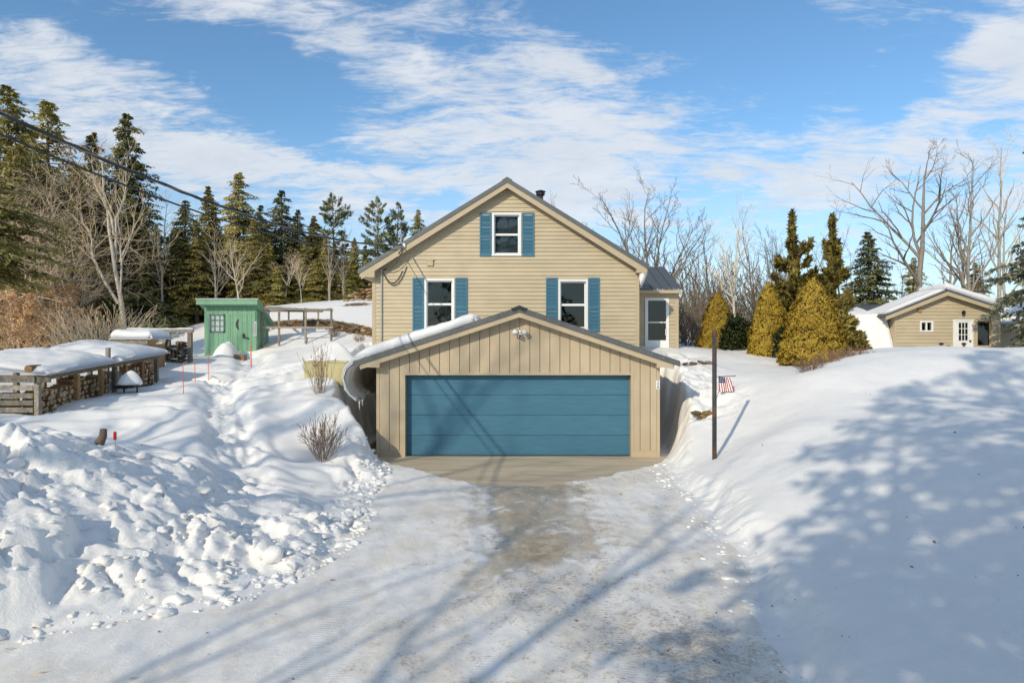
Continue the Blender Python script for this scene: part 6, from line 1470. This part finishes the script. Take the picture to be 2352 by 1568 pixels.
for i in range(70):
    x = rnd.uniform(-12, -5.2); yl = float(np.interp(x, [-12.5, -11, -8.5, -6.5, -4.5], [31.0, 30.3, 29.2, 28.0, 26.4])); s = rnd.uniform(.07, .16)
    yy = yl + rnd.uniform(-.5, .3); stone(wallr, RK_M if i % 3 else RK_T, (x, yy, gz(x, yy) + s * .1), s)
rocks = empty('rock_outcrop', (ux(1625, 16.6), 16.6, 1.0), 'brown mossy rocks poking from the snow by the post', 'rocks')
for (u, v, s) in ((1606, 950, .13), (1622, 957, .12), (1632, 952, .15), (1648, 958, .11), (1614, 962, .09), (1660, 962, .06)):
    x = ux(u, 16.6); g = gz(x, 16.6); stone(rocks, RK_M, (x, 16.9, max(g, vz(v + 4, 16.9)) + s * .45), s * 1.1)
flags = empty('flat_stones', (ux(1590, 20.6), 20.6, 2.2), 'row of flat reddish stones showing through snow behind garage eave', 'stones')
for (u, s) in ((1572, .16), (1592, .18), (1612, .15), (1628, .12), (1640, .10)):
    x = ux(u, 20.6); g = gz(x, 20.6); o = stone(flags, RK_F if u != 1612 else RK_M, (x, 20.6, g + .05), s); o.scale.z = .07

# ------------------------------------------------------------------ rusty post, flag
pox, poY = ux(1641, 14.0), 14.0; pg = gz(pox, poY)
po = empty('metal_post', (pox, poY, pg), 'rusty dark metal post standing bare in the snow slope', 'post')
MB().tube([(pox, poY, pg - .4), (pox, poY, vz(768, poY))], .046, 14).build('shaft', M['rust'], po, True)
MB().tube([(pox, poY, vz(768, poY)), (pox, poY, vz(764, poY)), (pox, poY, vz(764, poY)), (pox, poY, vz(759, poY))], [.047, .052, .052, .05], 14).build('cap', M['rust'], po, True)
FGY = 17.6; fgx = ux(1668, FGY); fgz = gz(fgx, FGY)
fg = empty('garden_flag', (fgx, FGY, fgz), 'small stars and stripes flag on a short stand in snow', 'flag')
zc = vz(866, FGY)
MB().tube([(ux(1645, FGY), FGY, gz(ux(1645, FGY), FGY) - .1), (ux(1645, FGY), FGY, zc), (ux(1650, FGY), FGY, zc + .02), (ux(1688, FGY), FGY, zc + .03), (ux(1689, FGY), FGY, zc + .06)], .010, 6).build('stand', M['black'], fg)
def flag_mesh():
    wd, ht, nx_, ny_ = .30, .40, 26, 26; mb = MB()
    x0 = ux(1650, FGY)
    def P(i, j):
        s = i / nx_; t = j / ny_; return (x0 + s * wd * (1 - .1 * t) + .10 * t * (.3 + s), FGY + .02 * math.sin(s * 9 + t * 3), zc + .015 - t * ht * (1 - .12 * s) - .02 * s)
    for i in range(nx_):
        for j in range(ny_):
            can = i < 13 and j < 11
            if can: mb.cur = 1 if (i % 3 == 1 and j % 3 == 1) else 2
            else: mb.cur = 0 if (i // 2) % 2 == 0 else 1
            mb.add([P(i, j), P(i, j + 1), P(i + 1, j + 1), P(i + 1, j)], [(0, 1, 2, 3)])
    return mb
flag_mesh().build('cloth', [painted('flag_red', (.35, .03, .035), .8), M['white'], painted('flag_blue', (.02, .03, .10), .8)], fg)

# ------------------------------------------------------------------ outbuilding on the right
OYb = 26.6
def ox(u): return ux(u, OYb)
def oz(v): return vz(v, OYb)
outb = empty('outbuilding', (ox(2165), OYb, 1.6), 'low beige outbuilding with white door beyond the snow crest', 'shed')
BX0, BX1, BRX, BRZ, BZE = ox(2054), ox(2297), ox(2166), oz(671), oz(728); OB = OYb - .3
bxl, bxr = ux(2035, OB), ux(2306, OB); bsl = (BRZ - BZE) / (BRX - bxl); bsr = (BRZ - oz(713)) / (bxr - BRX)
BT = gable(BX0, BRZ - .1 - bsl * (BRX - BX0), BX1, BRZ - .1 - bsr * (BX1 - BRX), BRX, BRZ - .1)
WA = (ox(2112), ox(2142), oz(762), oz(737)); WB = (ox(2240), ox(2281), 1.55, oz(733)); WD = (ox(2188), ox(2234), 1.55, oz(733))
bw_ = MB(); wall_holes(bw_, BX0 + .01, BX1 - .01, 1.2, BT, [(w[0] + .05, w[1] - .05, w[2] + .05, w[3] - .05) for w in (WA, WB, WD)], OYb + .004, OYb + .12)
bw_.prism([(BX0 + .12, 1.2), (BX1 - .12, 1.2), (BX1 - .12, BT(BX1) - .02), (BRX, BRZ - .14), (BX0 + .12, BT(BX0) - .02)], OYb + 1.55, OYb + 1.62)
bw_.box(BX0 + .01, BX0 + .12, OYb + .12, OYb + 1.65, 1.2, BT(BX0) - .01).box(BX1 - .12, BX1 - .01, OYb + .12, OYb + 1.65, 1.2, BT(BX1) - .01).box(BX0 + .12, BX1 - .12, OYb + .12, OYb + 1.55, 1.2, 1.3)
bw_.build('wall', M['siding'], outb)
siding(outb, BX0 + .09, BX1 - .09, 1.4, BRZ, BT, [(w[0] + .02, w[1] - .02, w[2] + .0, w[3] - .02) for w in (WA, WB, WD)], OYb, .135, M['siding'])
for a, b in ((BX0, BX0 + .09), (BX1 - .09, BX1)): MB().box(a, b, OYb - .03, OYb + .1, 1.2, BT(a) - .02).build('corner_board', M['trim'], outb)
f = MB()
for a in ((WA[0], WA[0] + .06, WA[2], WA[3]), (WA[1] - .06, WA[1], WA[2], WA[3]), (WA[0] + .06, WA[1] - .06, WA[2], WA[2] + .06), (WA[0] + .06, WA[1] - .06, WA[3] - .06, WA[3])): f.box(a[0], a[1], OYb - .05, OYb + .08, a[2], a[3])
f.box((WA[0] + WA[1]) / 2 - .025, (WA[0] + WA[1]) / 2 + .025, OYb - .04, OYb + .06, WA[2] + .06, WA[3] - .06)
wa = f.build('slider_window', M['white'], outb)
for s in (0, 1): MB().box(WA[0] + .06 if s == 0 else (WA[0] + WA[1]) / 2 + .025, (WA[0] + WA[1]) / 2 - .025 if s == 0 else WA[1] - .06, OYb + .01, OYb + .015, WA[2] + .06, WA[3] - .06).build('pane', M['glass'], wa)
window(outb, *WB, OYb, M['trim'])
d = MB(); 
for a in ((WD[0], WD[0] + .07, WD[2], WD[3]), (WD[1] - .07, WD[1], WD[2], WD[3]), (WD[0] + .07, WD[1] - .07, WD[3] - .07, WD[3])): d.box(a[0], a[1], OYb - .05, OYb + .08, a[2], a[3])
gx0, gx1, gz0, gz1 = WD[0] + .22, WD[1] - .2, oz(782), oz(741)
for a in ((WD[0] + .07, gx0, WD[2], WD[3] - .07), (gx1, WD[1] - .07, WD[2], WD[3] - .07), (gx0, gx1, gz1, WD[3] - .07), (gx0, gx1, WD[2], gz0)): d.box(a[0], a[1], OYb - .03, OYb + .02, a[2], a[3])
for i in (1, 2): d.box(gx0 + (gx1 - gx0) * i / 3 - .012, gx0 + (gx1 - gx0) * i / 3 + .012, OYb - .025, OYb + .005, gz0, gz1); d.box(gx0, gx1, OYb - .024, OYb + .004, gz0 + (gz1 - gz0) * i / 3 - .012, gz0 + (gz1 - gz0) * i / 3 + .012)
dw = d.build('door', M['white'], outb)
for i in range(3):
    for j in range(3): MB().box(gx0 + (gx1 - gx0) * i / 3 + .012, gx0 + (gx1 - gx0) * (i + 1) / 3 - .012, OYb - .01, OYb - .005, gz0 + (gz1 - gz0) * j / 3 + .012, gz0 + (gz1 - gz0) * (j + 1) / 3 - .012).build('pane', M['glass'], dw)
MB().tube([(WD[1] - .13, OYb - .03, oz(783)), (WD[1] - .13, OYb - .08, oz(783))], .035, 8).build('knob', M['black'], dw)
roof_side(outb, BRX, BRZ + .06, bxl, BRZ + .06 - bsl * (BRX - bxl), OB, OYb + 1.75, .05, M['roof_metal']); roof_side(outb, BRX, BRZ + .06, bxr, BRZ + .06 - bsr * (bxr - BRX), OB, OYb + 1.75, .05, M['roof_metal'])
for xe, s, sl in ((bxl, -1, bsl), (bxr, 1, bsr)):
    ze = BRZ + .06 - sl * abs(xe - BRX)
    MB().prism([(BRX, BRZ - .15), (xe, ze - .19), (xe, ze - .052), (BRX, BRZ + .005)], OB + .002, OB + .03).build('rake_board', M['trim'], outb)
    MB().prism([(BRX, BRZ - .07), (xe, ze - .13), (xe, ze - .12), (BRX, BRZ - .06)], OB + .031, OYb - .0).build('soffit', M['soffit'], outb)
blanket('roof_snow', BRX - .05, bxr, OB + .02, OYb + 1.7, lambda x, y: BRZ + .085 - bsr * (x - BRX), .30, 'thick snow on right slope of outbuilding roof', edge=.28, n=(30, 30), seed=31)
blanket('roof_snow', bxl + .05, BRX - .06, OB + .03, OYb + 1.7, lambda x, y: BRZ + .085 - bsl * (BRX - x), .11, 'thin snow on left slope of outbuilding roof', edge=.18, n=(30, 30), seed=32)
MB().box(ox(2106), ox(2114), OYb - .10, OYb - .02, oz(716), oz(708)).build('vent_hood', M['fresh_wood'], outb)
wl_ = MB().tube([(ox(2209), OYb - .02, oz(717)), (ox(2209), OYb - .09, oz(715)), (ox(2209), OYb - .12, oz(718))], .018, 6).tube([(ox(2209), OYb - .12, oz(713)), (ox(2209), OYb - .12, oz(716)), (ox(2209), OYb - .12, oz(723))], [.02, .075, .05], 8).build('wall_lantern', M['black'], outb)
for i, (u, l) in enumerate(((2162, 'dark low lantern left of the outbuilding door'), (2214, 'dark low lantern right in front of outbuilding door'), (2178, 'small low pot close to left lantern'))):
    x = ux(u, 25.4); z1 = vz(789 if i < 2 else 795, 25.4); o = empty('path_light', (x, 25.4, 1.7), l, 'lamp', 'low lights before the outbuilding')
    MB().tube([(x, 25.4, 1.5), (x, 25.4, z1 - .03)], .05, 8).build('body', M['bark_brown'], o); MB().tube([(x, 25.4, z1 - .03), (x, 25.4, z1), (x, 25.4, z1 + .04)], [.09, .09, .03], 8).build('cap', M['black'], o)
# long roof behind
barn = empty('rear_building', (24, 32.5, 1.6), 'long low building with snow covered roof behind the outbuilding', 'building')
kx0, kx1, kz, ky, ke, kze = 13.4, 32, vz(699, 32.5), 32.5, 27.0, 3.5
for yb in (ke, 2 * ky - ke):
    MB().add([(kx0, ky, kz), (kx1, ky, kz), (kx1, yb, kze), (kx0, yb, kze), (kx0, ky, kz - .08), (kx1, ky, kz - .08), (kx1, yb, kze - .08), (kx0, yb, kze - .08)], [(0, 1, 2, 3), (7, 6, 5, 4), (0, 4, 5, 1), (1, 5, 6, 2), (2, 6, 7, 3), (3, 7, 4, 0)]).build('roof', M['roof_metal'], barn)
MB().prism([(kx0 + .3, 1.0), (kx1 - .3, 1.0), (kx1 - .3, 3.55), (kx0 + .3, 3.55)], 28.1, 36.9).build('wall', M['siding'], barn)
MB().add([(kx0 + .3, 28.1, 3.55), (kx0 + .3, 36.9, 3.55), (kx0 + .3, ky, kz - .12), (kx1 - .3, 28.1, 3.55), (kx1 - .3, 36.9, 3.55), (kx1 - .3, ky, kz - .12)], [(0, 1, 2), (5, 4, 3)]).build('gable_wall', M['siding'], barn)
blanket('roof_snow', kx0 - .4, BX0 - .02, 26.1, ky - .95, lambda x, y: np.where(y < ke, 1.35 + (kze - 1.35) * np.clip((y - 26.1) / (ke - 26.1), 0, 1), kze + (y - ke) * (kz - kze) / (ky - ke)), .34, 'deep snow sliding off roof slope left of the outbuilding', edge=.25, n=(24, 60), seed=41)
blanket('roof_snow', BX1 + .35, kx1 - .1, ke, ky - .95, lambda x, y: kze + (y - ke) * (kz - kze) / (ky - ke), .28, 'deep snow on roof slope right of the outbuilding, by the grey-green spruce', edge=.3, n=(50, 40), seed=42)

# ------------------------------------------------------------------ chunks of ploughed snow, leaves
def chunks():
    rng = np.random.default_rng(8); Vs, Fs, off = [], [], 0
    import bmesh
    ICO = {}
    for sd in (2, 3):
        bm = bmesh.new(); bmesh.ops.create_icosphere(bm, subdivisions=sd, radius=1); ICO[sd] = (np.array([v.co[:] for v in bm.verts]), np.array([[v.index for v in f.verts] for f in bm.faces])); bm.free()
    spots = []
    for _ in range(520):
        y = rng.uniform(5.6, 11.2); x = Lx(y) - abs(rng.normal(0, 1)) * rng.choice([.35, 1.6, 2.2]) + .25
        if x < -9.5: continue
        s = np.clip(rng.lognormal(-3.45, .6), .014, .11); spots.append((x, y, s))
    for _ in range(18):
        y = rng.uniform(5.8, 10.8); x = Lx(y) - rng.uniform(.2, 4.2); spots.append((x, y, rng.uniform(.09, .17)))
    for _ in range(260):
        y = rng.uniform(10, 16.3); x = Lx(y) - rng.uniform(-.15, .55); spots.append((x, y, np.clip(rng.lognormal(-3.3, .5), .015, .09)))
    for _ in range(160):
        y = rng.uniform(4.5, 15.5); x = Rx(y) + rng.normal(-.1, .16); spots.append((x, y, np.clip(rng.lognormal(-3.7, .45), .012, .06)))
    S = np.array(spots); Z = height(S[:, 0], S[:, 1])
    for (x, y, s), z in zip(spots, Z):
        base, tri = ICO[3 if s > .045 else 2]
        d = (1 + .55 * fbm(base[:, 0] * 1.6 + x * 9, base[:, 1] * 1.6 + base[:, 2] * 1.9 + y * 7, 4, 5, .6))[:, None]; sc = np.array([rng.uniform(.9, 1.5), rng.uniform(.8, 1.2), rng.uniform(.45, .8)]) * s
        # broken faces: flatten against a few planes
        v = base.copy()
        for _k in range(7):
            nrm = rng.normal(size=3); nrm /= np.linalg.norm(nrm); lim = rng.uniform(.5, .85); e = v @ nrm; v = v - np.where(e > lim, (e - lim) * .85, 0)[:, None] * nrm
        v = v * d * sc; a = rng.uniform(0, 6.28); c_, s_ = math.cos(a), math.sin(a)
        v = np.stack([v[:, 0] * c_ - v[:, 1] * s_, v[:, 0] * s_ + v[:, 1] * c_, v[:, 2]], 1) + np.array([x, y, z - sc[2] * .12])
        Vs.append(v); Fs.append(tri + off); off += len(v)
    tag(link('snow_chunks', mesh_np('snow_chunks', np.concatenate(Vs), [np.concatenate(Fs)], M['snow'], True)), 'broken chunks of ploughed snow along the drive edges', 'snow', kind='stuff')
chunks()
def litter():
    rng = np.random.default_rng(12); n = 420; y = rng.uniform(3.5, 15, n); x = np.where(rng.uniform(0, 1, n) < .45, rng.uniform(2.2, 9, n), rng.uniform(-7, 2.6, n)); z = height(x, y) + .008
    P = np.stack([x, y, z], 1); D = rng.normal(0, 1, (n, 3)); D[:, 2] *= .12; V, Q, Nn = tufts(P, D, rng.lognormal(-3.5, .5, n), rng.lognormal(-4.4, .4, n), rng, 0, np.tile(np.array([0., 0, 1]), (n, 1)), .5)
    tag(link('snow_litter', mesh_np('snow_litter', V, [Q], M['bark_brown'])), 'tiny dark bark and leaf bits strewn over the snow', 'litter', kind='stuff')
litter()
for i, (u, v, l) in enumerate(((18, 1480, 'brown dry leaf on snow pile at left edge'), (90, 1545, 'curled leaf low at left edge'), (305, 1555, 'red-brown leaf on packed snow at bottom left'), (345, 1415, 'tan leaf at foot of the snow pile'))):
    Y = 1568 * 2.75 / (v - 784); x = ux(u, Y)
    if i == 0: Y = 6.1; x = ux(u, Y)
    g = gz(x, Y); s = .035
    thing_mesh(MB().add([(x - s, Y, g + .012), (x, Y - s * .5, g + .02), (x + s * 1.2, Y + .01, g + .03), (x, Y + s * .6, g + .012)], [(0, 1, 2), (0, 2, 3)]), 'fallen_leaf', M['beech'] if i % 2 else M['fresh_wood'], (x, Y, g), l, 'leaf', 'fallen leaves on the snow')
